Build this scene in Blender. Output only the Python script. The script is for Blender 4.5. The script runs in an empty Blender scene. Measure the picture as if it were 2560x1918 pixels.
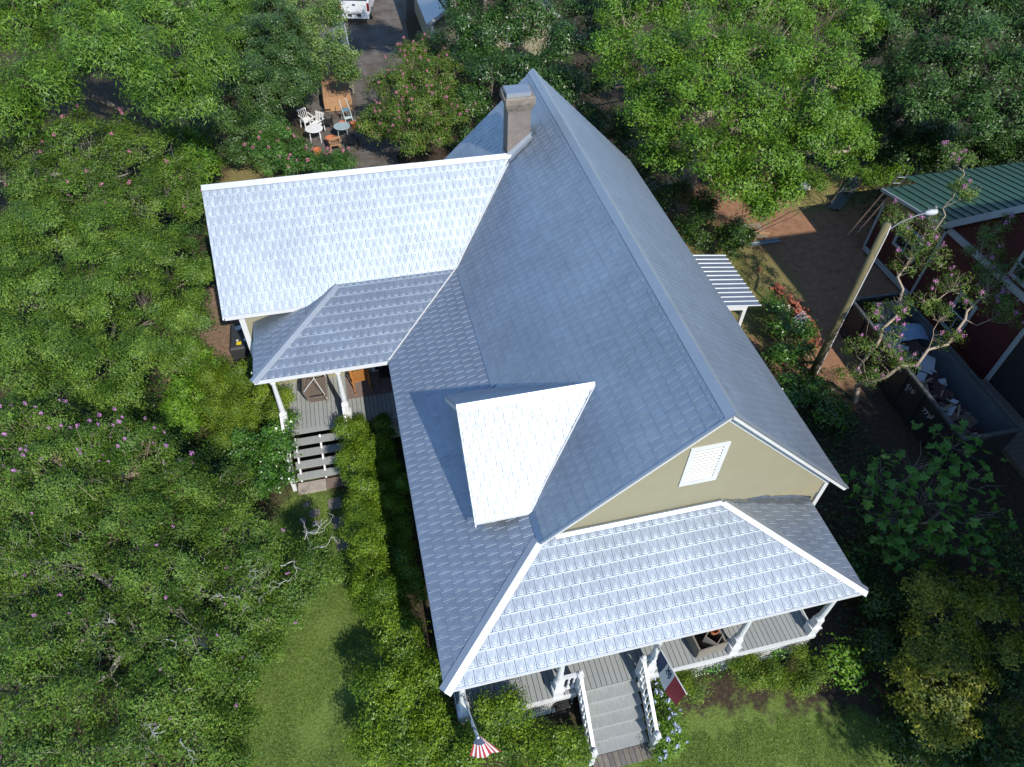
import bpy, bmesh, math, random
import numpy as np
from mathutils import Vector, Matrix, Quaternion

random.seed(7)
SC = bpy.context.scene
COL = SC.collection
R = math.radians

# ------------------------------------------------------------------ camera, sky, sun, exposure
cam_d = bpy.data.cameras.new('camera')
cam = bpy.data.objects.new('camera', cam_d)
COL.objects.link(cam)
_r = Vector((0.97190132, -0.23426783, 0.02294346))
_u = Vector((0.15815001, 0.72207339, 0.67349728))
_f = Vector((0.17434561, 0.65094439, -0.73883355))
cam.matrix_world = Matrix(((_r.x, _u.x, -_f.x, -6.409), (_r.y, _u.y, -_f.y, -5.060), (_r.z, _u.z, -_f.z, 18.775), (0, 0, 0, 1)))
cam_d.sensor_fit = 'HORIZONTAL'
cam_d.sensor_width = 36.0
cam_d.lens = 36.0 * 1764.07 / 2560.0
cam_d.clip_end = 1500.0
SC.camera = cam

SUN = Vector((0.2114, -0.7297, 0.6503)).normalized()
world = bpy.data.worlds.new('World')
SC.world = world
world.use_nodes = True
nt = world.node_tree
bg = nt.nodes['Background']
sky = nt.nodes.new('ShaderNodeTexSky')
sky.sky_type = 'NISHITA'
sky.sun_disc = False
sky.sun_elevation = math.asin(SUN.z)
sky.sun_rotation = math.atan2(SUN.x, SUN.y)
sky.altitude = 100.0
sky.air_density = 1.0
sky.dust_density = 0.05
sky.ozone_density = 5.0
nt.links.new(sky.outputs[0], bg.inputs[0])
bg.inputs[1].default_value = 0.15

sun_d = bpy.data.lights.new('sun', 'SUN')
sun_d.energy = 3.65
sun_d.angle = R(0.53)
sun_d.color = (1.0, 0.95, 0.87)
sun = bpy.data.objects.new('sun', sun_d)
COL.objects.link(sun)
sun.rotation_euler = SUN.to_track_quat('Z', 'Y').to_euler()
sun.location = SUN * 60

vs = SC.view_settings
vs.view_transform = 'Standard'
vs.look = 'None'
vs.exposure = 0.57
vs.gamma = 1.0
vs.use_curve_mapping = False
SC.cycles.max_bounces = 6
SC.cycles.diffuse_bounces = 3
SC.cycles.glossy_bounces = 3
SC.cycles.transmission_bounces = 4
SC.cycles.transparent_max_bounces = 4
SC.cycles.caustics_reflective = False
SC.cycles.caustics_refractive = False
SC.cycles.sample_clamp_indirect = 4.0

# ------------------------------------------------------------------ materials
MATS = {}

def new_mat(name):
    m = bpy.data.materials.new(name)
    m.use_nodes = True
    t = m.node_tree
    b = t.nodes['Principled BSDF']
    MATS[name] = m
    return m, t, b

def ramp(t, fac, stops):
    r = t.nodes.new('ShaderNodeValToRGB')
    el = r.color_ramp.elements
    while len(el) < len(stops):
        el.new(0.5)
    for e, (p, c) in zip(el, stops):
        e.position = p
        e.color = (c[0], c[1], c[2], 1)
    t.links.new(fac, r.inputs[0])
    return r.outputs[0]

def noise(t, scale, detail=4, rough=0.55, coord='Object', stretch=None):
    tc = t.nodes.new('ShaderNodeTexCoord')
    v = tc.outputs[coord]
    if coord == 'World':
        pass
    if stretch:
        mp = t.nodes.new('ShaderNodeMapping')
        mp.inputs['Scale'].default_value = stretch
        t.links.new(v, mp.inputs[0])
        v = mp.outputs[0]
    n = t.nodes.new('ShaderNodeTexNoise')
    n.inputs['Scale'].default_value = scale
    n.inputs['Detail'].default_value = detail
    n.inputs['Roughness'].default_value = rough
    t.links.new(v, n.inputs[0])
    return n.outputs[0]

def wnoise(t, scale, detail=4, rough=0.55):
    g = t.nodes.new('ShaderNodeNewGeometry')
    n = t.nodes.new('ShaderNodeTexNoise')
    n.inputs['Scale'].default_value = scale
    n.inputs['Detail'].default_value = detail
    n.inputs['Roughness'].default_value = rough
    t.links.new(g.outputs['Position'], n.inputs[0])
    return n.outputs[0]

def bump(t, b, h, strength=0.3, dist=0.01):
    bn = t.nodes.new('ShaderNodeBump')
    bn.inputs['Strength'].default_value = strength
    bn.inputs['Distance'].default_value = dist
    t.links.new(h, bn.inputs['Height'])
    t.links.new(bn.outputs[0], b.inputs['Normal'])

def plain(name, c1, c2=None, rough=0.6, scale=3.0, metallic=0.0, bumps=0.0, bscale=40.0, stretch=None, spec=0.5, detail=5):
    m, t, b = new_mat(name)
    c2 = c2 or tuple(x * 0.85 for x in c1)
    n = noise(t, scale, detail, 0.6, stretch=stretch)
    t.links.new(ramp(t, n, [(0.3, c1), (0.7, c2)]), b.inputs['Base Color'])
    b.inputs['Roughness'].default_value = rough
    b.inputs['Metallic'].default_value = metallic
    b.inputs['Specular IOR Level'].default_value = spec
    if bumps:
        bump(t, b, noise(t, bscale, 4, 0.6, stretch=stretch), bumps, 0.01)
    return m

def rnd_mat(name, cols, rough=0.6, bumps=0.0, bscale=30.0, stretch=None, spec=0.4):
    """colour that differs from piece to piece (object random) with grain on top"""
    m, t, b = new_mat(name)
    oi = t.nodes.new('ShaderNodeObjectInfo')
    c = ramp(t, oi.outputs['Random'], [(i / max(1, len(cols) - 1), k) for i, k in enumerate(cols)])
    n = noise(t, 6.0, 5, 0.65, stretch=stretch)
    mx = t.nodes.new('ShaderNodeMix')
    mx.data_type = 'RGBA'
    mx.blend_type = 'MULTIPLY'
    mx.inputs[0].default_value = 1.0
    t.links.new(c, mx.inputs[6])
    t.links.new(ramp(t, n, [(0.3, (0.72, 0.72, 0.72)), (0.65, (1, 1, 1))]), mx.inputs[7])
    t.links.new(mx.outputs[2], b.inputs['Base Color'])
    b.inputs['Roughness'].default_value = rough
    b.inputs['Specular IOR Level'].default_value = spec
    if bumps:
        bump(t, b, n, bumps, 0.01)
    return m

def leaf_mat(name, cols, rough=0.5, trans=0.3, spec=0.35, tint=0.5):
    m = bpy.data.materials.new(name)
    m.use_nodes = True
    MATS[name] = m
    t = m.node_tree
    b = t.nodes['Principled BSDF']
    out = t.nodes['Material Output']
    g = t.nodes.new('ShaderNodeNewGeometry')
    cols = sorted(cols, key=sum)
    cols = [tuple(x * 0.55 for x in cols[0])] + cols + [tuple(x * 1.3 for x in cols[-1])]
    c = ramp(t, g.outputs['Random Per Island'], [(i / max(1, len(cols) - 1), k) for i, k in enumerate(cols)])
    n = wnoise(t, 1.3, 3, 0.6)
    mx = t.nodes.new('ShaderNodeMix')
    mx.data_type = 'RGBA'
    mx.blend_type = 'MULTIPLY'
    mx.inputs[0].default_value = 1.0
    t.links.new(c, mx.inputs[6])
    t.links.new(ramp(t, n, [(0.35, (1 - tint, 1 - tint * 0.8, 1 - tint)), (0.62, (1.12, 1.08, 0.95))]), mx.inputs[7])
    t.links.new(mx.outputs[2], b.inputs['Base Color'])
    b.inputs['Roughness'].default_value = rough
    b.inputs['Specular IOR Level'].default_value = spec
    tr = t.nodes.new('ShaderNodeBsdfTranslucent')
    hs = t.nodes.new('ShaderNodeHueSaturation')
    hs.inputs['Hue'].default_value = 0.485
    hs.inputs['Saturation'].default_value = 1.1
    hs.inputs['Value'].default_value = 1.4
    t.links.new(mx.outputs[2], hs.inputs['Color'])
    t.links.new(hs.outputs[0], tr.inputs[0])
    ms = t.nodes.new('ShaderNodeMixShader')
    ms.inputs[0].default_value = trans * 0.75
    t.links.new(b.outputs[0], ms.inputs[1])
    t.links.new(tr.outputs[0], ms.inputs[2])
    t.links.new(ms.outputs[0], out.inputs[0])
    return m

def metal_mat(name, col, rough, rvar=0.06, bscale=1.2, bs=0.08, metallic=1.0, patchy=False):
    m, t, b = new_mat(name)
    n = wnoise(t, 2.2, 4, 0.6)
    c = ramp(t, n, [(0.3, tuple(x * 0.93 for x in col)), (0.7, col)])
    if patchy:
        # sheet-to-sheet tone changes and faint streaks of weathering
        g = t.nodes.new('ShaderNodeNewGeometry')
        oi = t.nodes.new('ShaderNodeObjectInfo')
        ad = t.nodes.new('ShaderNodeMath')
        ad.operation = 'ADD'
        t.links.new(g.outputs['Random Per Island'], ad.inputs[0])
        t.links.new(oi.outputs['Random'], ad.inputs[1])
        fr = t.nodes.new('ShaderNodeMath')
        fr.operation = 'FRACT'
        t.links.new(ad.outputs[0], fr.inputs[0])
        for fac, lo, hi, p0, p1 in ((fr.outputs[0], 0.95, 1.03, 0.0, 1.0), (wnoise(t, 0.55, 5, 0.7), 0.90, 1.06, 0.3, 0.7)):
            mx = t.nodes.new('ShaderNodeMix')
            mx.data_type = 'RGBA'
            mx.blend_type = 'MULTIPLY'
            mx.inputs[0].default_value = 1.0
            t.links.new(c, mx.inputs[6])
            t.links.new(ramp(t, fac, [(p0, (lo, lo, lo)), (p1, (hi, hi, hi))]), mx.inputs[7])
            c = mx.outputs[2]
    t.links.new(c, b.inputs['Base Color'])
    b.inputs['Metallic'].default_value = metallic
    mr = t.nodes.new('ShaderNodeMapRange')
    mr.inputs[3].default_value = rough - rvar
    mr.inputs[4].default_value = rough + rvar
    t.links.new(wnoise(t, 5.0, 3, 0.6), mr.inputs[0])
    t.links.new(mr.outputs[0], b.inputs['Roughness'])
    bump(t, b, wnoise(t, bscale * 6, 3, 0.5), bs, 0.01)
    return m

metal_mat('roof_metal', (0.405, 0.455, 0.505), 0.60, 0.07, 1.0, 0.12, 0.97, True)
metal_mat('cap_metal', (0.50, 0.53, 0.56), 0.60, 0.05, 1.2, 0.08, 0.95)
metal_mat('flash_metal', (0.42, 0.46, 0.50), 0.36, 0.06, 2.0, 0.2)
metal_mat('galvanised', (0.40, 0.43, 0.46), 0.52, metallic=0.9)
metal_mat('alu', (0.75, 0.76, 0.77), 0.4)
plain('white_paint', (0.64, 0.65, 0.65), (0.58, 0.585, 0.58), 0.5, 2.5)
plain('worn_white', (0.72, 0.73, 0.72), (0.60, 0.61, 0.60), 0.55, 5.0)
rnd_mat('cream_siding', [(0.312, 0.280, 0.176), (0.325, 0.291, 0.184), (0.298, 0.267, 0.167)], 0.6, 0.08, stretch=(1, 8, 8))
plain('cream_wall', (0.30, 0.28, 0.185), (0.28, 0.26, 0.17), 0.6, 2.0)
rnd_mat('deck_paint', [(0.325, 0.34, 0.325), (0.345, 0.36, 0.34), (0.31, 0.325, 0.312), (0.355, 0.365, 0.35)], 0.55, 0.15, stretch=(8, 0.8, 1))
plain('dark_under', (0.03, 0.028, 0.025), None, 0.9)
plain('vent_back', (0.14, 0.10, 0.08), None, 0.9)
plain('shade_wall', (0.30, 0.27, 0.2), None, 0.8)
plain('chimney_stone', (0.225, 0.195, 0.175), (0.155, 0.135, 0.12), 0.85, 4.0, bumps=0.5, bscale=30)
plain('chimney_band', (0.27, 0.235, 0.19), (0.15, 0.125, 0.105), 0.9, 6.0, bumps=0.7, bscale=25)
plain('old_wood', (0.20, 0.155, 0.12), (0.10, 0.08, 0.065), 0.8, 6.0, bumps=0.4, stretch=(1, 6, 6))
plain('grey_wood', (0.27, 0.24, 0.20), (0.17, 0.15, 0.125), 0.85, 6.0, bumps=0.4, stretch=(6, 1, 6))
plain('honey_wood', (0.50, 0.22, 0.055), (0.36, 0.14, 0.03), 0.4, 5.0, stretch=(6, 1, 6))
plain('tan_wood', (0.46, 0.27, 0.14), (0.33, 0.18, 0.09), 0.8, 5.0, stretch=(1, 5, 5))
plain('pallet_wood', (0.30, 0.24, 0.165), (0.20, 0.155, 0.105), 0.85, 6.0, stretch=(1, 6, 6))
plain('rug', (0.21, 0.15, 0.125), (0.15, 0.11, 0.095), 0.95, 8.0)
plain('terracotta', (0.50, 0.17, 0.07), (0.38, 0.12, 0.05), 0.75, 8.0)
rnd_mat('brick', [(0.42, 0.13, 0.07), (0.34, 0.10, 0.06), (0.48, 0.18, 0.10), (0.30, 0.12, 0.09)], 0.9, 0.4)
rnd_mat('barn_red', [(0.085, 0.018, 0.016), (0.10, 0.022, 0.018), (0.075, 0.016, 0.015)], 0.7, 0.2, stretch=(1, 1, 8))
plain('barn_trim', (0.46, 0.49, 0.50), (0.38, 0.41, 0.42), 0.6, 3.0)
rnd_mat('green_roof', [(0.034, 0.09, 0.064), (0.037, 0.096, 0.068), (0.032, 0.085, 0.06)], 0.5, 0.05)
plain('green_rib', (0.026, 0.068, 0.05), None, 0.4)
plain('tan_soffit', (0.30, 0.20, 0.11), None, 0.8)
plain('dumpster_black', (0.022, 0.023, 0.024), (0.035, 0.035, 0.034), 0.5, 3.0)
plain('dumpster_in', (0.13, 0.155, 0.175), (0.09, 0.10, 0.11), 0.5, 2.0, bumps=0.2)
plain('dumpster_rim', (0.10, 0.11, 0.11), (0.06, 0.06, 0.055), 0.5, 3.0)
plain('white_print', (0.6, 0.6, 0.58), None, 0.7)
plain('glass_dark', (0.02, 0.025, 0.03), None, 0.08, spec=0.6)
plain('rubber', (0.02, 0.02, 0.02), None, 0.8)
plain('black_metal', (0.02, 0.02, 0.022), None, 0.5)
plain('gen_black', (0.035, 0.037, 0.04), None, 0.55)
plain('yellow_label', (0.75, 0.55, 0.01), None, 0.5)
plain('blue_flag', (0.015, 0.045, 0.13), None, 0.75)
plain('red_flag', (0.42, 0.03, 0.05), (0.36, 0.025, 0.04), 0.75)
plain('white_flag', (0.75, 0.74, 0.72), (0.68, 0.67, 0.66), 0.75)
plain('pole_wood', (0.21, 0.185, 0.09), (0.10, 0.085, 0.045), 0.85, 5.0, bumps=0.4, stretch=(8, 8, 0.8))
plain('pvc_white', (0.7, 0.7, 0.7), None, 0.5)
plain('plastic_white', (0.78, 0.78, 0.76), None, 0.45)
plain('table_blue', (0.34, 0.42, 0.43), None, 0.5)
plain('frame_blue', (0.50, 0.60, 0.60), None, 0.45)
plain('seat_blue', (0.12, 0.24, 0.30), None, 0.6)
plain('truck_white', (0.72, 0.74, 0.76), None, 0.25)
plain('lamp_red', (0.20, 0.01, 0.01), None, 0.25)
plain('stone_step', (0.38, 0.33, 0.28), (0.28, 0.24, 0.20), 0.9, 6.0, bumps=0.3)
rnd_mat('paver', [(0.19, 0.17, 0.14), (0.23, 0.20, 0.17), (0.15, 0.14, 0.13)], 0.9, 0.4)
plain('grey_panel', (0.20, 0.22, 0.23), (0.15, 0.165, 0.17), 0.6, 3.0)
plain('debris_red', (0.06, 0.02, 0.017), (0.035, 0.014, 0.013), 0.8, 4.0)
plain('debris_white', (0.40, 0.42, 0.44), None, 0.7)
plain('debris_brown', (0.13, 0.09, 0.06), (0.09, 0.06, 0.045), 0.85, 5.0)
plain('tarp_blue', (0.24, 0.33, 0.45), (0.18, 0.25, 0.36), 0.5, 4.0)
plain('bark_grey', (0.20, 0.17, 0.14), (0.11, 0.09, 0.075), 0.9, 6.0, bumps=0.5, bscale=20)
plain('bark_myrtle', (0.42, 0.34, 0.25), (0.27, 0.21, 0.155), 0.75, 3.0)
plain('bark_lichen', (0.30, 0.28, 0.24), (0.20, 0.18, 0.15), 0.9, 6.0)
plain('lichen_white', (0.50, 0.50, 0.47), (0.26, 0.25, 0.22), 0.9, 9.0)
plain('bark_dark', (0.07, 0.055, 0.045), None, 0.9)
plain('blossom_purple', (0.45, 0.17, 0.42), (0.56, 0.28, 0.52), 0.7, 20.0)
plain('blossom_pink', (0.46, 0.14, 0.22), (0.52, 0.22, 0.29), 0.7, 20.0)
plain('blossom_lilac', (0.50, 0.18, 0.36), (0.58, 0.27, 0.45), 0.7, 20.0)
plain('blossom_blue', (0.52, 0.58, 0.80), None, 0.7)

leaf_mat('leaf_willow', [(0.070, 0.152, 0.015), (0.118, 0.228, 0.026), (0.156, 0.281, 0.036), (0.086, 0.183, 0.019)], 0.45)
leaf_mat('leaf_oak', [(0.086, 0.190, 0.014), (0.122, 0.251, 0.021), (0.160, 0.290, 0.029), (0.104, 0.221, 0.017)], 0.45)
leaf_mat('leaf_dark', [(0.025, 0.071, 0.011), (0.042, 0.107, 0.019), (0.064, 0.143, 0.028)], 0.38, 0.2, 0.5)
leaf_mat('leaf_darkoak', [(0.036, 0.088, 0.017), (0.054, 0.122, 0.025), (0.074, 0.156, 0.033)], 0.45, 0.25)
leaf_mat('leaf_laurel', [(0.040, 0.092, 0.020), (0.063, 0.130, 0.028), (0.091, 0.167, 0.045)], 0.42, 0.22, 0.45)
leaf_mat('leaf_vine', [(0.098, 0.213, 0.029), (0.172, 0.290, 0.056), (0.246, 0.290, 0.141), (0.122, 0.243, 0.042)], 0.5)
leaf_mat('leaf_myrtle', [(0.067, 0.141, 0.015), (0.099, 0.199, 0.022), (0.138, 0.243, 0.031), (0.154, 0.212, 0.044)], 0.5, 0.34)
leaf_mat('leaf_pinkmyrtle', [(0.063, 0.140, 0.017), (0.099, 0.198, 0.025), (0.140, 0.230, 0.031), (0.170, 0.148, 0.050)], 0.5)
leaf_mat('leaf_privet', [(0.077, 0.156, 0.020), (0.120, 0.213, 0.029), (0.163, 0.262, 0.040), (0.099, 0.198, 0.025)], 0.45)
leaf_mat('leaf_lime', [(0.122, 0.273, 0.017), (0.172, 0.290, 0.029), (0.098, 0.228, 0.014)], 0.5, 0.38)
leaf_mat('leaf_azalea', [(0.125, 0.202, 0.015), (0.163, 0.250, 0.020), (0.202, 0.279, 0.026), (0.096, 0.172, 0.013)], 0.5, 0.34)
leaf_mat('leaf_box', [(0.111, 0.199, 0.015), (0.151, 0.256, 0.020), (0.191, 0.290, 0.026), (0.086, 0.167, 0.013)], 0.42, 0.32)
leaf_mat('leaf_ivy', [(0.039, 0.106, 0.014), (0.069, 0.167, 0.023), (0.092, 0.213, 0.028)], 0.3, 0.2, 0.6)
leaf_mat('leaf_maple', [(0.164, 0.190, 0.015), (0.228, 0.249, 0.023), (0.257, 0.249, 0.026), (0.126, 0.169, 0.015)], 0.5, 0.35)
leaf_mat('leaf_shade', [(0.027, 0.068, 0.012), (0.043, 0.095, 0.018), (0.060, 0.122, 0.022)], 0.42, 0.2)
leaf_mat('leaf_tulip', [(0.061, 0.163, 0.021), (0.086, 0.204, 0.029), (0.049, 0.136, 0.018)], 0.45, 0.35, tint=0.15)
leaf_mat('leaf_oleander', [(0.045, 0.137, 0.023), (0.076, 0.183, 0.034), (0.115, 0.228, 0.051)], 0.42)
leaf_mat('leaf_plumbago', [(0.110, 0.228, 0.021), (0.160, 0.289, 0.031), (0.086, 0.183, 0.017)], 0.5)
leaf_mat('grass_blade', [(0.09, 0.19, 0.02), (0.13, 0.24, 0.03), (0.16, 0.26, 0.045), (0.21, 0.25, 0.07)], 0.55, 0.35)

def ground_mat():
    m, t, b = new_mat('ground_soil')
    g = t.nodes.new('ShaderNodeNewGeometry')
    sp = t.nodes.new('ShaderNodeSeparateXYZ')
    t.links.new(g.outputs['Position'], sp.inputs[0])
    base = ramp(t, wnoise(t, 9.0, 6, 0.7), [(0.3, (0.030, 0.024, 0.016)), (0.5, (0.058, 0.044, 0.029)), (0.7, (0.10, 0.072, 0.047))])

    def mask(cx, cy, rx, ry, soft):
        mp = t.nodes.new('ShaderNodeMapping')
        mp.vector_type = 'POINT'
        mp.inputs['Location'].default_value = (-cx / rx, -cy / ry, 0)
        mp.inputs['Scale'].default_value = (1 / rx, 1 / ry, 0)
        t.links.new(g.outputs['Position'], mp.inputs[0])
        ln = t.nodes.new('ShaderNodeVectorMath')
        ln.operation = 'LENGTH'
        t.links.new(mp.outputs[0], ln.inputs[0])
        ad = t.nodes.new('ShaderNodeMath')
        ad.operation = 'MULTIPLY_ADD'
        t.links.new(wnoise(t, 1.6, 5, 0.65), ad.inputs[0])
        ad.inputs[1].default_value = 0.5
        t.links.new(ln.outputs['Value'], ad.inputs[2])
        mr = t.nodes.new('ShaderNodeMapRange')
        mr.interpolation_type = 'SMOOTHSTEP'
        mr.inputs[1].default_value = 1.25 + soft
        mr.inputs[2].default_value = 1.25 - soft
        t.links.new(ad.outputs[0], mr.inputs[0])
        return mr.outputs[0]

    def mix(a, c, f):
        mx = t.nodes.new('ShaderNodeMix')
        mx.data_type = 'RGBA'
        t.links.new(f, mx.inputs[0])
        t.links.new(a, mx.inputs[6])
        t.links.new(c, mx.inputs[7])
        return mx.outputs[2]
    clay = ramp(t, wnoise(t, 3.0, 6, 0.7), [(0.3, (0.20, 0.105, 0.06)), (0.55, (0.31, 0.165, 0.095)), (0.75, (0.38, 0.22, 0.14))])
    thin = ramp(t, wnoise(t, 12.0, 6, 0.75), [(0.40, (0.30, 0.19, 0.11)), (0.5, (0.20, 0.17, 0.06)), (0.62, (0.09, 0.14, 0.03))])
    grass = ramp(t, wnoise(t, 14.0, 6, 0.75), [(0.32, (0.065, 0.11, 0.02)), (0.5, (0.13, 0.19, 0.04)), (0.68, (0.20, 0.235, 0.075))])
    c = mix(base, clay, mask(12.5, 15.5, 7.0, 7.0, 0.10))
    c = mix(c, thin, mask(8.6, 15.0, 2.6, 3.2, 0.2))
    c = mix(c, thin, mask(15.5, 20.5, 3.0, 1.6, 0.2))
    c = mix(c, grass, mask(-1.0, -6.0, 8.0, 5.6, 0.05))
    c = mix(c, grass, mask(-9.3, 1.0, 2.6, 7.6, 0.10))
    c = mix(c, thin, mask(-11.2, 24.5, 1.6, 5.0, 0.2))
    mulch = ramp(t, wnoise(t, 7.0, 6, 0.7), [(0.3, (0.13, 0.085, 0.055)), (0.7, (0.27, 0.18, 0.12))])
    c = mix(c, mulch, mask(-12.4, 16.0, 1.9, 3.2, 0.1))
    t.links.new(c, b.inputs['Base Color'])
    b.inputs['Roughness'].default_value = 0.95
    b.inputs['Specular IOR Level'].default_value = 0.15
    bump(t, b, wnoise(t, 18.0, 6, 0.7), 0.7, 0.05)
ground_mat()

def drive_mat():
    m, t, b = new_mat('driveway_gravel')
    c = ramp(t, wnoise(t, 22.0, 6, 0.75), [(0.3, (0.06, 0.052, 0.045)), (0.5, (0.125, 0.112, 0.098)), (0.7, (0.20, 0.175, 0.15))])
    mx = t.nodes.new('ShaderNodeMix')
    mx.data_type = 'RGBA'
    t.links.new(ramp(t, wnoise(t, 1.1, 6, 0.75), [(0.45, (0, 0, 0)), (0.62, (1, 1, 1))]), mx.inputs[0])
    t.links.new(c, mx.inputs[6])
    mx.inputs[7].default_value = (0.075, 0.055, 0.038, 1)
    c = mx.outputs[2]
    t.links.new(c, b.inputs['Base Color'])
    b.inputs['Roughness'].default_value = 0.95
    bump(t, b, wnoise(t, 30.0, 5, 0.7), 0.6, 0.03)
drive_mat()

# ------------------------------------------------------------------ mesh helpers
class MB:
    def __init__(self):
        self.v = []
        self.f = []
        self.mi = []

    def face(self, pts, mi=0):
        n = len(self.v)
        self.v += [tuple(p) for p in pts]
        self.f.append(tuple(range(n, n + len(pts))))
        self.mi.append(mi)

    def add(self, vs, fs, mi=0):
        n = len(self.v)
        self.v += [tuple(p) for p in vs]
        for f in fs:
            self.f.append(tuple(n + i for i in f))
            self.mi.append(mi)

    def box(self, a, b, mi=0, M=None):
        (x0, y0, z0), (x1, y1, z1) = a, b
        vs = [(x0, y0, z0), (x1, y0, z0), (x1, y1, z0), (x0, y1, z0), (x0, y0, z1), (x1, y0, z1), (x1, y1, z1), (x0, y1, z1)]
        if M is not None:
            vs = [M @ Vector(p) for p in vs]
        self.add(vs, [(0, 3, 2, 1), (4, 5, 6, 7), (0, 1, 5, 4), (1, 2, 6, 5), (2, 3, 7, 6), (3, 0, 4, 7)], mi)

    def cbox(self, c, s, mi=0, rot=None):
        M = Matrix.Translation(Vector(c))
        if rot is not None:
            M = M @ rot.to_4x4()
        h = [k / 2 for k in s]
        self.box((-h[0], -h[1], -h[2]), (h[0], h[1], h[2]), mi, M)

    def bar(self, p, q, w, h, up=(0, 0, 1), mi=0):
        p, q = Vector(p), Vector(q)
        d = q - p
        L = d.length
        d.normalize()
        s = d.cross(Vector(up))
        if s.length < 1e-4:
            s = d.cross(Vector((1, 0, 0)))
        s.normalize()
        u = s.cross(d)
        s *= w / 2
        u *= h / 2
        vs = [p - s - u, p + s - u, p + s + u, p - s + u, q - s - u, q + s - u, q + s + u, q - s + u]
        self.add(vs, [(0, 1, 2, 3), (4, 7, 6, 5), (0, 4, 5, 1), (1, 5, 6, 2), (2, 6, 7, 3), (3, 7, 4, 0)], mi)

    def tube(self, pts, rad, n=6, mi=0, cap=True):
        pts = [Vector(p) for p in pts]
        if not hasattr(rad, '__len__'):
            rad = [rad] * len(pts)
        base = len(self.v)
        prev = None
        for i, p in enumerate(pts):
            d = (pts[min(i + 1, len(pts) - 1)] - pts[max(i - 1, 0)])
            if d.length < 1e-7:
                d = Vector((0, 0, 1))
            d.normalize()
            if prev is None:
                s = d.cross(Vector((0, 0, 1)))
                if s.length < 0.05:
                    s = d.cross(Vector((1, 0, 0)))
            else:
                s = prev - d * prev.dot(d)
                if s.length < 1e-4:
                    s = d.cross(Vector((1, 0, 0)))
            s.normalize()
            prev = s
            u = s.cross(d)
            for k in range(n):
                a = 2 * math.pi * k / n
                self.v.append(tuple(p + (s * math.cos(a) + u * math.sin(a)) * rad[i]))
        for i in range(len(pts) - 1):
            for k in range(n):
                a, b = base + i * n + k, base + i * n + (k + 1) % n
                self.f.append((a, b, b + n, a + n))
                self.mi.append(mi)
        if cap:
            self.f.append(tuple(base + k for k in range(n - 1, -1, -1)))
            self.mi.append(mi)
            e = base + (len(pts) - 1) * n
            self.f.append(tuple(e + k for k in range(n)))
            self.mi.append(mi)

    def lathe(self, prof, o=(0, 0, 0), n=12, mi=0, axis=None):
        o = Vector(o)
        base = len(self.v)
        for r, z in prof:
            for k in range(n):
                a = 2 * math.pi * k / n
                p = Vector((r * math.cos(a), r * math.sin(a), z))
                if axis is not None:
                    p = axis @ p
                self.v.append(tuple(o + p))
        for i in range(len(prof) - 1):
            for k in range(n):
                a, b = base + i * n + k, base + i * n + (k + 1) % n
                self.f.append((a, b, b + n, a + n))
                self.mi.append(mi)
        self.f.append(tuple(base + k for k in range(n - 1, -1, -1)))
        self.mi.append(mi)
        e = base + (len(prof) - 1) * n
        self.f.append(tuple(e + k for k in range(n)))
        self.mi.append(mi)

    def slab(self, poly, t, mi=0):
        """polygon (3d points) with thickness t downwards along its normal"""
        P = [Vector(p) for p in poly]
        nrm = Vector((0, 0, 0))
        for i in range(len(P)):
            nrm += P[i].cross(P[(i + 1) % len(P)])
        nrm.normalize()
        if nrm.z < 0 and abs(nrm.z) > 1e-6:
            P.reverse()
            nrm = -nrm
        Q = [p - nrm * t for p in P]
        n = len(P)
        self.add(P + Q, [tuple(range(n)), tuple(range(2 * n - 1, n - 1, -1))] + [(i, n + i, n + (i + 1) % n, (i + 1) % n) for i in range(n)], mi)

    def mesh(self, name, mats, smooth=False):
        me = bpy.data.meshes.new(name)
        me.from_pydata(self.v, [], self.f)
        if isinstance(mats, str):
            mats = [mats]
        for m in mats:
            me.materials.append(MATS[m])
        if any(self.mi):
            me.polygons.foreach_set('material_index', self.mi)
        if smooth:
            me.polygons.foreach_set('use_smooth', [True] * len(me.polygons))
        bm = bmesh.new()
        bm.from_mesh(me)
        bmesh.ops.recalc_face_normals(bm, faces=bm.faces)
        bm.to_mesh(me)
        bm.free()
        me.update()
        return me

    def build(self, name, mats, parent=None, smooth=False):
        o = bpy.data.objects.new(name, self.mesh(name, mats, smooth))
        COL.objects.link(o)
        if parent is not None:
            o.parent = parent
        return o

def link(name, me, parent=None, M=None):
    o = bpy.data.objects.new(name, me)
    COL.objects.link(o)
    if parent is not None:
        o.parent = parent
    if M is not None:
        o.matrix_basis = M
    return o

def tag(o, label, cat, group=None):
    o['label'] = label
    o['category'] = cat
    if group:
        o['group'] = group
    return o

def thing(name, label, cat, loc=(0, 0, 0), rz=0.0, group=None):
    o = bpy.data.objects.new(name, None)
    COL.objects.link(o)
    o.location = loc
    o.rotation_euler = (0, 0, rz)
    o.empty_display_size = 0.2
    return tag(o, label, cat, group)

def copy_tree(o, parent=None):
    c = o.copy()
    COL.objects.link(c)
    c.parent = parent
    for ch in o.children:
        copy_tree(ch, c)
    return c

def one(name, build, mats, parent=None, smooth=False):
    mb = MB()
    build(mb)
    return mb.build(name, mats, parent, smooth)

# ------------------------------------------------------------------ setting: ground, driveway
gb = MB()
N = 24
for i in range(N):
    for j in range(N):
        x0, y0 = -180 + 360 * i / N, -160 + 380 * j / N
        gb.face([(x0, y0, 0), (x0 + 360 / N, y0, 0), (x0 + 360 / N, y0 + 380 / N, 0), (x0, y0 + 380 / N, 0)])
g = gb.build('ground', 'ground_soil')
g['kind'] = 'structure'

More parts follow.
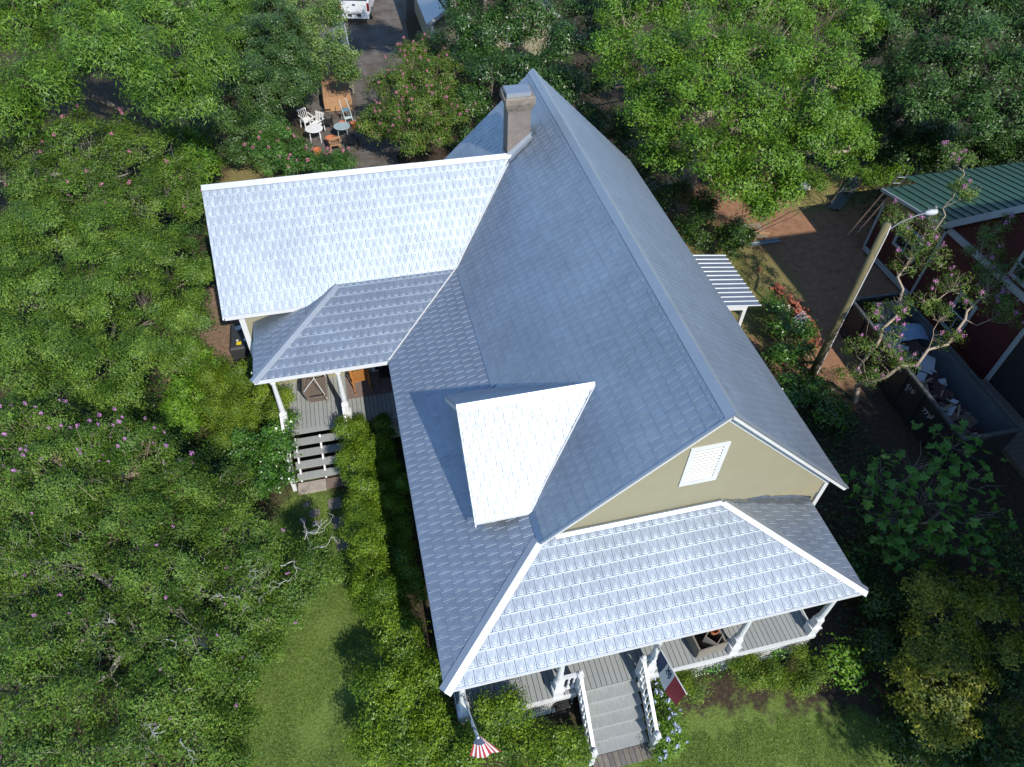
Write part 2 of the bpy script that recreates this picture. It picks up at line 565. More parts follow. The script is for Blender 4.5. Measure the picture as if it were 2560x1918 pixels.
def wobble(pts, amp, n=6, seed=1):
    rr = random.Random(seed)
    out = []
    for i, p in enumerate(pts):
        q = pts[(i + 1) % len(pts)]
        for k in range(n):
            f = k / n
            out.append((p[0] + (q[0] - p[0]) * f + rr.uniform(-amp, amp), p[1] + (q[1] - p[1]) * f + rr.uniform(-amp, amp), p[2] if len(p) > 2 else 0))
    return out
dw = MB()
dw.face([(x, y, 0.006) for x, y, _ in wobble([(-8.6, 26.5), (-4.2, 26.0), (-3.2, 33.0), (-1.6, 41.0), (1.5, 70.0), (-7.5, 70.0), (-8.0, 45.0), (-8.2, 36.0)], 0.15, 8)])
d = dw.build('driveway', 'driveway_gravel')
d['kind'] = 'structure'

# ------------------------------------------------------------------ the house
ZE, XE, XB, M1, M2, MF = 4.0937, 6.2363, 3.685, 0.947, 0.3585, 0.379
ZB = ZE + M2 * (XE - XB)
ZR = ZB + M1 * XB
YF, YW, YB = 2.315, 2.50, 17.59
XPR, XR = 3.364, 4.007
YI, XJ, MW = 9.4645, 9.9986, 0.3431
YWG, ZWG, M3, XM, YN = 14.635, 7.2213, 0.8774, 10.73, 11.705
ZN = ZWG - M3 * (YWG - YN)
XS, YS, ZS, M4, DS = 4.966, 5.056, 6.8537, 0.9401, 1.953
ZV = ZS - M4 * DS
TW = (ZWG - M3 * (YWG - YI) - ZE) / (MW - M3)
ZDK = 1.14

house = thing('house', 'cream clapboard house with embossed silver metal shingle roof and white porches', 'house')

SW, SE = 0.216, 0.297

def shingle_data():
    mb = MB()
    w, e = SW, SE
    # tray with a rolled lower hem
    x0, x1 = 0.0012, w - 0.0012
    mb.add([(x0, 0.0, 0.001), (x1, 0.0, 0.001), (x1, 0.006, 0.011), (x0, 0.006, 0.011), (x1, 0.020, 0.0135), (x0, 0.020, 0.0135), (x1, 0.034, 0.0105), (x0, 0.034, 0.0105), (x1, e + 0.008, 0.003), (x0, e + 0.008, 0.003), (x0, 0.012, -0.002), (x1, 0.012, -0.002)],
           [(0, 1, 2, 3), (3, 2, 4, 5), (5, 4, 6, 7), (7, 6, 8, 9), (10, 11, 1, 0)])
    # raised seam along one side
    mb.add([(w - 0.015, 0.030, 0.0108), (w - 0.015, e, 0.0035), (w - 0.0085, 0.030, 0.0168), (w - 0.0085, e, 0.009), (w - 0.002, 0.030, 0.0108), (w - 0.002, e, 0.0035)],
           [(0, 2, 3, 1), (2, 4, 5, 3), (0, 4, 2)])

    def hz(v):
        return 0.0105 - 0.0075 * (v - 0.034) / (e - 0.026)
    cx = (w - 0.014) / 2

    def outline(sc, lift, dv):
        pts = []
        a, vt, vm = 0.36 * w * sc, 0.90 * e, 0.50 * e
        seq = [(-a * 1.12, vt), (-a * 1.05, 0.7 * e)]
        for k in range(9):
            t = math.pi * k / 8
            seq.append((-a * math.cos(t), vm - (vm - 0.13 * e - dv) * math.sin(t) ** 0.9))
        seq += [(a * 1.05, 0.7 * e), (a * 1.12, vt)]
        for x, v in seq:
            fade = max(0.0, min(1.0, (0.86 * e - v) / (0.5 * e)))
            pts.append((cx + x, v, hz(v) + lift * fade + 0.0004))
        return pts
    A, B, C_, D_ = outline(1.0, 0.0, 0.0), outline(0.89, 0.0048, 0.016), outline(0.76, 0.0020, 0.036), outline(0.62, 0.0040, 0.056)
    n = len(A)
    for P, Q in ((A, B), (B, C_), (C_, D_)):
        mb.add(P + Q, [(i, i + 1, n + i + 1, n + i) for i in range(n - 1)])
    mid = (cx, 0.58 * e, hz(0.58 * e) + 0.005)
    mb.add(D_ + [mid], [(i, i + 1, n) for i in range(n - 1)] + [(n - 1, 0, n)])
    return mb
SH = shingle_data()
SH_ME = SH.mesh('shingle', 'roof_metal')
SHV = np.array([v.co[:] for v in SH_ME.vertices])
SHF = [tuple(p.vertices) for p in SH_ME.polygons]

field_v, field_f = [], []
field_n = 0
PRIOR = []

def roof_plane(name, poly, up, individual=None, origin=None, sheet_t=0.05):
    global field_n
    P = [Vector(p) for p in poly]
    nrm = Vector((0, 0, 0))
    for i in range(len(P)):
        nrm += P[i].cross(P[(i + 1) % len(P)])
    nrm.normalize()
    if nrm.z < 0:
        P.reverse()
        nrm = -nrm
    v = Vector(up)
    v = (v - nrm * v.dot(nrm)).normalized()
    u = v.cross(nrm)
    o = Vector(origin) if origin else P[0]
    q = [((p - o).dot(u), (p - o).dot(v)) for p in P]
    ar = sum(q[i][0] * q[(i + 1) % len(q)][1] - q[i][1] * q[(i + 1) % len(q)][0] for i in range(len(q)))
    if ar < 0:
        q.reverse()
    part = one(name, lambda mb: mb.slab([p - nrm * 0.006 for p in P], sheet_t), 'roof_metal', house)
    us, vs_ = [a for a, b in q], [b for a, b in q]

    def inside(x, y, eps=1e-4):
        for i in range(len(q)):
            (ax, ay), (bx, by) = q[i], q[(i + 1) % len(q)]
            if (bx - ax) * (y - ay) - (by - ay) * (x - ax) < -eps:
                return False
        return True
    full, cut = [], []
    j = math.floor(min(vs_) / SE + 1e-6)
    while j * SE < max(vs_):
        k = math.floor(min(us) / SW) - 1
        off = 0.5 * SW if j % 2 else 0.0
        while k * SW + off < max(us):
            x, y = k * SW + off, j * SE
            c = [(x, y), (x + SW, y), (x + SW, y + SE), (x, y + SE)]
            ins = [inside(*p) for p in c]
            if all(ins):
                full.append((x, y))
            else:
                # overlap test by sampling
                if any(ins) or any(inside(x + SW * a / 6, y + SE * b / 6) for a in range(7) for b in range(7)):
                    cut.append((x, y))
            k += 1
        j += 1
    B3 = Matrix(((u.x, v.x, nrm.x, 0), (u.y, v.y, nrm.y, 0), (u.z, v.z, nrm.z, 0), (0, 0, 0, 1)))
    rr = random.Random(len(full))

    def mat_at(x, y):
        # each sheet sits a hair differently
        jit = Matrix.Rotation(rr.gauss(0, 0.006), 4, 'X') @ Matrix.Rotation(rr.gauss(0, 0.006), 4, 'Y')
        return Matrix.Translation(o + u * x + v * y) @ B3 @ jit
    for x, y in full:
        M = mat_at(x, y)
        if individual is not None and individual(o + u * x + v * y):
            PRIOR.append((part, M))
        else:
            A = np.array(M)
            field_v.append(SHV @ A[:3, :3].T + A[:3, 3])
            for f in SHF:
                field_f.append(tuple(i + field_n for i in f))
            field_n += len(SHV)
    if cut:
        bm = bmesh.new()
        for x, y in cut:
            vv = [bm.verts.new((a + x, b + y, c)) for a, b, c in SHV]
            for f in SHF:
                try:
                    bm.faces.new([vv[i] for i in f])
                except ValueError:
                    pass
        for i in range(len(q)):
            (ax, ay), (bx, by) = q[i], q[(i + 1) % len(q)]
            nx, ny = (by - ay), -(bx - ax)
            bmesh.ops.bisect_plane(bm, geom=bm.verts[:] + bm.edges[:] + bm.faces[:], plane_co=(ax, ay, 0), plane_no=(nx, ny, 0), clear_outer=True, clear_inner=False)
        bm.verts.ensure_lookup_table()
        if len(bm.verts):
            A = np.array(Matrix.Translation(o) @ B3)
            V = np.array([w.co[:] for w in bm.verts])
            field_v.append(V @ A[:3, :3].T + A[:3, 3])
            bm.verts.index_update()
            for f in bm.faces:
                field_f.append(tuple(w.index + field_n for w in f.verts))
            field_n += len(V)
        bm.free()
    return part

ALWAYS = lambda p: True
G_ = (-XB, (ZB - ZE) / MF, ZB)
E_ = (XPR - 2.684, YW, ZE + MF * YW)
porch_roof = roof_plane('porch_roof', [(-XE, 0, ZE), (XPR, 0, ZE), E_, (-XE + YW * MF / M2, YW, ZE + MF * YW)], (0, 1, MF), ALWAYS, origin=(-XE, 0, ZE))
roof_plane('porch_roof', [(XPR, 0, ZE), (XPR, YW, ZE), E_], (-1, 0, (E_[2] - ZE) / 2.684), origin=(XPR, 0, ZE))
side_roof = roof_plane('side_porch_roof', [(-XE, 0, ZE), G_, (-XB, YI + (XE - XB) * M2 / MW, ZB), (-XE, YI, ZE)], (1, 0, M2),
                       lambda p: p.y < 3.0 or (p.y < 8.2 and p.x < -5.5), origin=(-XE, 0, ZE))
main_roof = roof_plane('main_roof', [(-XB, YF, ZB), (0, YF, ZR), (0, 12.0, ZR), (-XB, 12.0, ZB)], (1, 0, M1), origin=(-XB, YF, ZB))
roof_plane('main_roof', [(-XB - 0.9, 12.0, ZR - M1 * (XB + 0.9)), (0, 12.0, ZR), (0, YB, ZR), (-XB - 0.9, YB, ZR - M1 * (XB + 0.9))], (1, 0, M1), origin=(-XB, YF, ZB))
main_right = roof_plane('main_roof', [(0, YF, ZR), (XR, YF, ZR - M1 * XR), (XR, YB, ZR - M1 * XR), (0, YB, ZR)], (-1, 0, M1), origin=(XR, YF, ZR - M1 * XR))
xv = lambda z: -(ZR - z) / M1
zv0 = 5.02
yv0 = YWG - (ZWG - zv0) / M3
roof_plane('wing_roof', [(-XM, YN, ZN), (-XB - 0.35, YN, ZN), (xv(zv0), yv0, zv0), (xv(ZWG), YWG, ZWG), (-XM, YWG, ZWG)], (0, 1, M3), origin=(-XM, YN, ZN))
roof_plane('wing_roof', [(-XM, YWG, ZWG), (xv(ZWG), YWG, ZWG), (xv(ZN), YWG * 2 - YN, ZN), (-XM, YWG * 2 - YN, ZN)], (0, -1, M3), origin=(-XM, YWG * 2 - YN, ZN))
roof_plane('side_porch_roof', [(-XJ, YI, ZE), (-XE, YI, ZE), (-XE + TW * MW / M2, YI + TW, ZE + MW * TW), (-XJ + TW, YI + TW, ZE + MW * TW)], (0, 1, MW), origin=(-XJ, YI, ZE))
xo = -XJ + (ZN - ZE) / MW
roof_plane('side_porch_roof', [(-XJ, YI, ZE), (-XJ + TW, YI + TW, ZE + MW * TW), (xo, YN + 0.02, ZN), (xo, 12.0, ZN), (-XJ, 12.0, ZE)], (1, 0, MW), origin=(-XJ, YI, ZE))
dormer_front = roof_plane('dormer_roof', [(-XS, YS - DS, ZV), (xv(ZV), YS - DS, ZV), (xv(ZS), YS, ZS), (-XS, YS, ZS)], (0, 1, M4), ALWAYS, origin=(-XS + 0.05, YS - DS, ZV))
roof_plane('dormer_roof', [(-XS, YS, ZS), (xv(ZS), YS, ZS), (xv(ZV), YS + DS, ZV), (-XS, YS + DS, ZV)], (0, -1, M4), origin=(-XS, YS + DS, ZV))
CAMP = cam.matrix_world.translation
PRIOR.sort(key=lambda t: ((t[1].translation - CAMP).length))
for part, M in PRIOR[300:]:
    A = np.array(M)
    field_v.append(SHV @ A[:3, :3].T + A[:3, 3])
    for f in SHF:
        field_f.append(tuple(i + field_n for i in f))
    field_n += len(SHV)
for part, M in PRIOR[:300]:
    link('shingle', SH_ME, part, M)
fm = bpy.data.meshes.new('shingle_field')
fm.from_pydata(np.concatenate(field_v).tolist(), [], field_f)
fm.materials.append(MATS['roof_metal'])
fm.update()
sf = link('shingle_field', fm, house)
sf['kind'] = 'stuff'

# ---- ridge, hip and rake trim
def cap(name, p, q, n1, n2, w=0.13, mat='cap_metal', lift=0.03, roll=0.012):
    """folded strip along p-q lying on the two planes with normals n1, n2"""
    p, q, n1, n2 = Vector(p), Vector(q), Vector(n1).normalized(), Vector(n2).normalized()
    d = (q - p).normalized()
    top = (n1 + n2).normalized()
    s1 = d.cross(n1).normalized()
    if s1.dot(top) > 0:
        s1 = -s1
    s2 = d.cross(n2).normalized()
    if s2.dot(top) > 0:
        s2 = -s2
    if s1.dot(s2) > 0.9:
        s2 = -s1
    mb = MB()
    prof = [s1 * w + n1 * (lift * 0.7), s1 * w * 0.96 + n1 * lift, top * (lift + roll), s2 * w * 0.96 + n2 * lift, s2 * w + n2 * (lift * 0.7)]
    L = (q - p).length
    segs = max(1, int(L / 2.6))
    for k in range(segs):
        a, b = p + d * (L * k / segs), p + d * (L * (k + 1) / segs)
        o1 = top * (0.004 if k % 2 else 0.0)
        base = len(mb.v)
        mb.v += [tuple(a + t + o1) for t in prof] + [tuple(b + d * (0.03 if k < segs - 1 else 0) + t + o1) for t in prof]
        for i in range(4):
            mb.f.append((base + i, base + i + 1, base + 5 + i + 1, base + 5 + i))
            mb.mi.append(0)
    return mb.build(name, mat, house)

nL, nLs, nRt, nF = (-M1, 0, 1), (-M2, 0, 1), (M1, 0, 1), (0, -MF, 1)
nHr = (MF * 0.92, 0, 1)
cap('ridge_cap', (0, YF - 0.01, ZR), (0, YB + 0.01, ZR), nL, nRt, 0.19)
cap('hip_cap', (-XE, 0, ZE), G_, nLs, nF, 0.15)
cap('hip_cap', (XPR, 0, ZE), E_, nF, nHr, 0.13)
cap('ridge_cap', (-XM, YWG, ZWG), (xv(ZWG) - 0.05, YWG, ZWG), (0, -M3, 1), (0, M3, 1), 0.15)
cap('hip_cap', (-XJ, YI, ZE), (-XJ + TW, YI + TW, ZE + MW * TW), (0, -MW, 1), (-MW, 0, 1), 0.14)
cap('ridge_cap', (-XS, YS, ZS), (xv(ZS), YS, ZS), (0, -M4, 1), (0, M4, 1), 0.15)

def strip(name, pts, mat, w, axis=(0, 0, 1), t=0.012):
    mb = MB()
    for a, b in zip(pts[:-1], pts[1:]):
        mb.bar(a, b, w, t, axis)
    return mb.build(name, mat, house)
# valley and pitch-break flashings
strip('valley_flashing', [(xv(ZWG), YWG, ZWG + 0.03), (-XB - 0.02, yv0 - 0.01, zv0 + 0.035)], 'white_paint', 0.035, (-0.4, -0.4, 0.8), 0.02)
strip('valley_flashing', [(-XE + 0.02, YI + 0.02, ZE + 0.035), (-XB - 0.02, YI + (XE - XB) * M2 / MW, ZB + 0.035)], 'white_paint', 0.035, (-0.2, -0.2, 0.9), 0.02)
strip('valley_flashing', [(xv(ZV) - 0.02, YS - DS + 0.02, ZV + 0.04), (xv(ZS), YS - 0.06, ZS + 0.01)], 'white_paint', 0.03, (-0.4, -0.4, 0.8), 0.02)
strip('break_flashing', [(-XB + 0.03, YF + 0.02, ZB + 0.055), (-XB + 0.03, YS - DS - 0.02, ZB + 0.055)], 'flash_metal', 0.16, (-0.6, 0, 0.9), 0.03)
strip('break_flashing', [(-XB + 0.03, YS + DS + 0.02, ZB + 0.055), (-XB + 0.03, 11.9, ZB + 0.055)], 'roof_metal', 0.16, (-0.6, 0, 0.9), 0.03)
# rake boards, gable trims and eaves
def rake(p, q, h=0.17, t=0.03, mat='white_paint', name='rake_board', dz=-0.10):
    return one(name, lambda mb: mb.bar(Vector(p) + Vector((0, 0, dz)), Vector(q) + Vector((0, 0, dz)), t, h), mat, house)
rake((0.0, YF + 0.015, ZR - 0.02), (XR + 0.0, YF + 0.015, ZR - M1 * XR - 0.02), 0.075, 0.03, 'white_paint', 'rake_board', -0.075)
rake((0.0, YF + 0.015, ZR - 0.02), (-XB + 0.05, YF + 0.015, ZB + 0.03), 0.075, 0.03, 'white_paint', 'rake_board', -0.075)
rake((0.0, YW - 0.02, ZR - 0.22), (XR - 0.45, YW - 0.02, ZR - M1 * (XR - 0.45) - 0.22), 0.15, 0.03, 'white_paint', 'frieze_board', -0.03)
rake((0.0, YW - 0.02, ZR - 0.22), (-XB + 0.4, YW - 0.02, ZB + 0.16), 0.15, 0.03, 'white_paint', 'frieze_board', -0.03)
one('rake_soffit', lambda mb: mb.face([(0, YF + 0.03, ZR - 0.135), (XR, YF + 0.03, ZR - M1 * XR - 0.135), (XR, YW + 0.02, ZR - M1 * XR - 0.135), (0, YW + 0.02, ZR - 0.135)]), 'white_paint', house)
one('rake_edge', lambda mb: mb.bar((0.0, YF + 0.01, ZR + 0.02), (XR + 0.01, YF + 0.01, ZR - M1 * XR + 0.02), 0.11, 0.03), 'cap_metal', house)
one('rake_edge', lambda mb: mb.bar((0.0, YF - 0.012, ZR + 0.015), (-XB + 0.02, YF - 0.012, ZB + 0.035), 0.05, 0.035), 'cap_metal', house)
rake((0.0, YB - 0.015, ZR - 0.02), (-XB - 0.9, YB - 0.015, ZR - M1 * (XB + 0.9) - 0.02), 0.15)
rake((0.0, YB - 0.015, ZR - 0.02), (XR, YB - 0.015, ZR - M1 * XR - 0.02), 0.15)
rake((-XM + 0.015, YN, ZN), (-XM + 0.015, YWG, ZWG - 0.01), 0.16)
rake((-XM + 0.015, 2 * YWG - YN, ZN), (-XM + 0.015, YWG, ZWG - 0.01), 0.16)
rake((-XS + 0.012, YS - DS, ZV), (-XS + 0.012, YS, ZS - 0.01), 0.12)
rake((-XS + 0.012, YS + DS, ZV), (-XS + 0.012, YS, ZS - 0.01), 0.12)

def eave(p, q, h=0.13, name='fascia'):
    return one(name, lambda mb: mb.bar(Vector(p) + Vector((0, 0, -0.07)), Vector(q) + Vector((0, 0, -0.07)), 0.035, h), 'white_paint', house)
eave((-XE + 0.02, 0.03, ZE), (XPR - 0.02, 0.03, ZE))
eave((XPR - 0.03, 0.05, ZE), (XPR - 0.03, YW - 0.05, ZE))
eave((-XE + 0.03, 0.05, ZE), (-XE + 0.03, YI, ZE))
eave((-XJ + 0.02, YI + 0.03, ZE), (-XE - 0.02, YI + 0.03, ZE))
eave((-XJ + 0.03, YI + 0.05, ZE), (-XJ + 0.03, 12.0, ZE))
eave((-XM + 0.05, YN + 0.03, ZN), (xo - 0.05, YN + 0.03, ZN))
eave((XR - 0.03, YF + 0.1, ZR - M1 * XR), (XR - 0.03, YB - 0.1, ZR - M1 * XR))
# drip edges: thin bright metal lips
for a, b in [((-XE, -0.008, ZE + 0.006), (XPR, -0.008, ZE + 0.006)), ((-XJ, YI - 0.008, ZE + 0.006), (-XE, YI - 0.008, ZE + 0.006)), ((-XM, YN - 0.006, ZN + 0.006), (xo, YN - 0.006, ZN + 0.006)), ((-XS, YS - DS - 0.006, ZV + 0.004), (xv(ZV), YS - DS - 0.006, ZV + 0.004))]:
    one('drip_edge', lambda mb: mb.bar(a, b, 0.02, 0.03), 'white_paint', house)

# ---- walls
XW0, XW1 = -3.55, 3.55
walls = MB()
walls.box((XW0, YW + 0.035, 0.75), (XW1, YB - 0.4, 4.85))
walls.build('wall', 'cream_wall', house)
ww = MB()
ww.box((-10.35, 12.08, 0.75), (XW0 - 0.01, 2 * YWG - 12.08, 4.7))
wing_wall = ww.build('wall', 'cream_wall', house)
fw = MB()
fw.box((-3.48, 2.7, 0.02), (3.48, YB - 0.5, 0.74))
fw.box((-10.25, 12.2, 0.02), (-3.6, 17.0, 0.74))
fw.build('foundation', 'stone_step', house)
# wing gable triangle + back gable triangle
one('wing_gable', lambda mb: mb.slab([(-10.34, 12.1, 4.69), (-10.34, 17.1, 4.69), (-10.34, YWG, 7.0)], 0.1), 'cream_wall', house)
one('back_gable', lambda mb: mb.slab([(XW0, YB - 0.42, 4.84), (XW1, YB - 0.42, 4.84), (0, YB - 0.42, 8.2)], 0.1), 'cream_wall', house)
# front gable: clapboards one by one on a backing
gable = one('gable_wall', lambda mb: mb.slab([(XW0, YW + 0.03, 4.84), (XW1, YW + 0.03, 4.84), (XW1, YW + 0.03, ZR - M1 * XW1 - 0.15), (0, YW + 0.03, ZR - 0.15), (XW0, YW + 0.03, ZR - M1 * 3.55 - 0.15)], -0.05), 'cream_wall', house)
ex = 0.112
z = 4.42
while z < ZR - 0.3:
    def hw(zz):
        return min(3.55, (ZR - 0.16 - zz) / M1)
    a, b = hw(z), hw(z + ex)
    if b > 0.05:
        mb = MB()
        y0, y1, y2 = YW + 0.004, YW + 0.018, YW + 0.03
        mb.add([(-a, y0, z), (a, y0, z), (b, y1, z + ex), (-b, y1, z + ex), (-a, y2, z), (a, y2, z)], [(0, 1, 2, 3), (0, 4, 5, 1)])
        mb.build('clapboard', 'cream_siding', gable)
    z += ex
# louvred vent in the gable
vent = one('gable_vent', lambda mb: mb.box((-0.48, YW - 0.004, 6.12), (0.22, YW + 0.02, 7.26)), 'vent_back', house)
def vf(mb):
    for a, b in [((-0.57, 6.0), (-0.45, 7.36)), ((0.19, 6.0), (0.31, 7.36))]:
        mb.box((a[0], YW - 0.045, a[1]), (b[0], YW - 0.003, b[1]))
    for a, b in [((-0.449, 6.0), (0.189, 6.13)), ((-0.449, 7.24), (0.189, 7.36))]:
        mb.box((a[0], YW - 0.045, a[1]), (b[0], YW - 0.003, b[1]))
one('vent_frame', vf, 'white_paint', vent)
for k in range(11):
    zz = 6.16 + k * 0.099
    one('slat', lambda mb: mb.add([(-0.447, YW - 0.046, zz), (0.187, YW - 0.046, zz), (0.187, YW - 0.022, zz + 0.036), (-0.447, YW - 0.022, zz + 0.036), (-0.447, YW - 0.046, zz + 0.006), (0.187, YW - 0.046, zz + 0.006)], [(0, 1, 5, 4), (4, 5, 2, 3), (0, 3, 2, 1)]), 'worn_white', vent)
# flashing where the porch roof meets the gable wall, corner board
zt = ZE + MF * YW
strip('wall_flashing', [(-3.3, YW - 0.03, zt + 0.04), (E_[0], YW - 0.03, zt + 0.05)], 'flash_metal', 0.03, (0, -1, 0.5), 0.13)
strip('wall_flashing', [(-3.3, YW - 0.10, zt + 0.02), (E_[0], YW - 0.10, zt + 0.025)], 'flash_metal', 0.12, (0, -0.6, 1), 0.012)
def crumple(mb):
    rr = random.Random(3)
    n = 22
    p = []
    for k in range(n + 1):
        f = k / n
        x, zz = E_[0] + (XPR - 0.06 - E_[0]) * f, zt + (ZE + 0.06 - zt) * f
        p.append(((x, YW - 0.11, zz + 0.035), (x, YW - 0.02, zz + 0.04 + rr.uniform(-0.01, 0.02)), (x + rr.uniform(-0.02, 0.02), YW - 0.005, zz + 0.15 + rr.uniform(-0.03, 0.04))))
    for k in range(n):
        mb.face([p[k][0], p[k + 1][0], p[k + 1][1], p[k][1]])
        mb.face([p[k][1], p[k + 1][1], p[k + 1][2], p[k][2]])
one('wall_flashing', crumple, 'flash_metal', house)
one('corner_board', lambda mb: mb.box((3.46, YW - 0.025, 0.8), (3.58, YW + 0.09, 4.95)), 'white_paint', house)
one('corner_board', lambda mb: mb.box((-10.38, 12.03, 0.75), (-10.22, 12.15, 4.62)), 'white_paint', house)
# dormer gable end and cheeks
one('dormer_wall', lambda mb: mb.slab([(-XS + 0.25, YS - DS + 0.25, ZV + 0.1), (-XS + 0.25, YS + DS - 0.25, ZV + 0.1), (-XS + 0.25, YS, ZS - 0.2)], 0.05), 'cream_wall', house)
one('dormer_wall', lambda mb: mb.box((-XS + 0.22, YS - DS + 0.2, 4.4), (-XB + 0.3, YS + DS - 0.2, ZV + 0.12)), 'cream_wall', house)

# ---- chimney
ch = MB()
ch.box((-1.545, 14.62, 6.6), (-0.83, 15.2, 8.62))
chim = ch.build('chimney', 'chimney_stone', house)
cb = MB()
def ring(z, g):
    return [(-1.545 - g, 14.62 - g, z), (-0.83 + g, 14.62 - g, z), (-0.83 + g, 15.2 + g, z), (-1.545 - g, 15.2 + g, z)]
rr_ = [ring(8.60, 0.003), ring(8.74, 0.06), ring(8.86, 0.10), ring(9.02, 0.10), ring(9.07, 0.085)]
for a, b in zip(rr_[:-1], rr_[1:]):
    for i in range(4):
        cb.face([a[i], a[(i + 1) % 4], b[(i + 1) % 4], b[i]])
cb.face(rr_[-1])
cb.build('chimney_crown', 'chimney_band', chim)
one('chimney_cap', lambda mb: mb.box((-1.60, 14.575, 9.075), (-0.86, 15.12, 9.20)), 'cap_metal', chim)
one('cap_corner', lambda mb: mb.bar((-1.66, 14.60, 8.98), (-1.69, 14.95, 9.16), 0.02, 0.06), 'chimney_stone', chim)
def cflash(mb):
    zl, zr_ = ZR - M1 * 1.6, ZR - M1 * 0.8
    mb.add([(-1.62, 14.585, zl - 0.06), (-0.80, 14.585, zr_ - 0.02), (-0.80, 14.585, zr_ + 0.20), (-1.56, 14.60, zl + 0.30)], [(0, 1, 2, 3)])
    mb.add([(-1.66, 14.36, zl + 0.01), (-0.78, 14.40, zr_ + 0.08), (-0.79, 14.586, zr_ + 0.06), (-1.63, 14.586, zl + 0.03)], [(0, 1, 2, 3)])
    mb.add([(-1.575, 14.60, zl - 0.05), (-1.575, 15.25, zl - 0.05), (-1.575, 15.25, zl + 0.2), (-1.575, 14.60, zl + 0.28)], [(0, 1, 2, 3)])
one('chimney_flashing', cflash, 'cap_metal', chim)

# ------------------------------------------------------------------ porches
PY = 0.42
def deck_board_mesh(L, w=0.132):
    mb = MB()
    g = 0.0026
    mb.add([(g, 0, -0.03), (w - g, 0, -0.03), (w - g, L, -0.03), (g, L, -0.03), (g + 0.003, 0, 0), (w - g - 0.003, 0, 0), (w - g - 0.003, L, 0), (g + 0.003, L, 0)],
           [(4, 5, 6, 7), (0, 1, 5, 4), (1, 2, 6, 5), (2, 3, 7, 6), (3, 0, 4, 7)])
    return mb.mesh('deck_board', 'deck_paint')
front_deck = one('front_deck', lambda mb: mb.box((-5.95, 0.34, 0.95), (3.34, YW + 0.02, ZDK - 0.035)), 'dark_under', house)
bm_ = deck_board_mesh(2.2)
x = -5.95
while x < 3.30:
    link('deck_board', bm_, front_deck, Matrix.Translation((x, 0.31, ZDK + random.uniform(-0.0015, 0.0015))))
    x += 0.135
def trim_front(mb):
    for a, b in [(-5.97, -3.1), (-1.5, 3.36)]:
        mb.box((a, 0.255, ZDK - 0.17), (b, 0.308, ZDK - 0.008))
    mb.box((3.345, 0.31, ZDK - 0.17), (3.385, YW, ZDK - 0.008))
    mb.box((-6.0, 0.31, ZDK - 0.17), (-5.96, YW + 7, ZDK - 0.008))
one('deck_trim', trim_front, 'white_paint', house)

def lattice(mb, x0, x1, y, z0, z1, step=0.11, w=0.028):
    H = z1 - z0
    n = int((x1 - x0 + H) / step)
    for k in range(n):
        for s in (1, -1):
            xa = x0 - H + k * step
            if s == 1:
                p, q = [xa, z0], [xa + H, z1]
            else:
                p, q = [xa + H, z0], [xa, z1]
            def clip(p, q):
                for i in (0, 1):
                    pass
                dx, dz = q[0] - p[0], q[1] - p[1]
                t0, t1 = 0.0, 1.0
                for lim, sgn in ((x0, 1), (x1, -1)):
                    a, b = sgn * (p[0] - lim), sgn * dx
                    if b > 0:
                        t0 = max(t0, -a / b)
                    else:
                        t1 = min(t1, -a / b)
                return t0, t1, dx, dz
            t0, t1, dx, dz = clip(p, q)
            if t1 - t0 > 0.02:
                yy = y + (0.008 if s == 1 else 0)
                mb.bar((p[0] + dx * t0, yy, p[1] + dz * t0), (p[0] + dx * t1, yy, p[1] + dz * t1), 0.006, w)
one('lattice_skirt', lambda mb: lattice(mb, -5.9, -3.15, 0.29, 0.05, 0.95), 'white_paint', house)
one('lattice_skirt', lambda mb: lattice(mb, -1.45, 3.33, 0.29, 0.05, 0.95), 'white_paint', house)

def post_mesh(h):
    mb = MB()
    mb.box((-0.125, -0.125, 0), (0.125, 0.125, 0.34))
    mb.box((-0.145, -0.145, 0.34), (0.145, 0.145, 0.37))
    mb.box((-0.095, -0.095, 0.37), (0.095, 0.095, 0.74))
    mb.lathe([(0.10, 0.74), (0.115, 0.77), (0.085, 0.81), (0.095, 0.86), (0.08, 0.92), (0.082, 1.1), (0.062, h - 0.75), (0.058, h - 0.60), (0.085, h - 0.57), (0.085, h - 0.53), (0.06, h - 0.5)], n=12)
    mb.box((-0.075, -0.075, h - 0.5), (0.075, 0.075, h))
    return mb.mesh('porch_post', 'white_paint')
PM = post_mesh(2.72)
for px in (-5.84, -3.56, -1.22, 1.04, 3.26):
    link('porch_post', PM, house, Matrix.Translation((px, PY, ZDK)))
# beam over the posts, ceiling of the porch
one('porch_beam', lambda mb: mb.box((-5.95, 0.33, ZDK + 2.72), (3.36, 0.51, ZDK + 2.9)), 'white_paint', house)
one('porch_beam', lambda mb: mb.box((-6.0, 0.52, ZDK + 2.72), (-5.85, 9.9, ZDK + 2.9)), 'white_paint', house)
one('porch_beam', lambda mb: mb.box((3.19, 0.52, ZDK + 2.72), (3.34, 2.45, ZDK + 2.9)), 'white_paint', house)

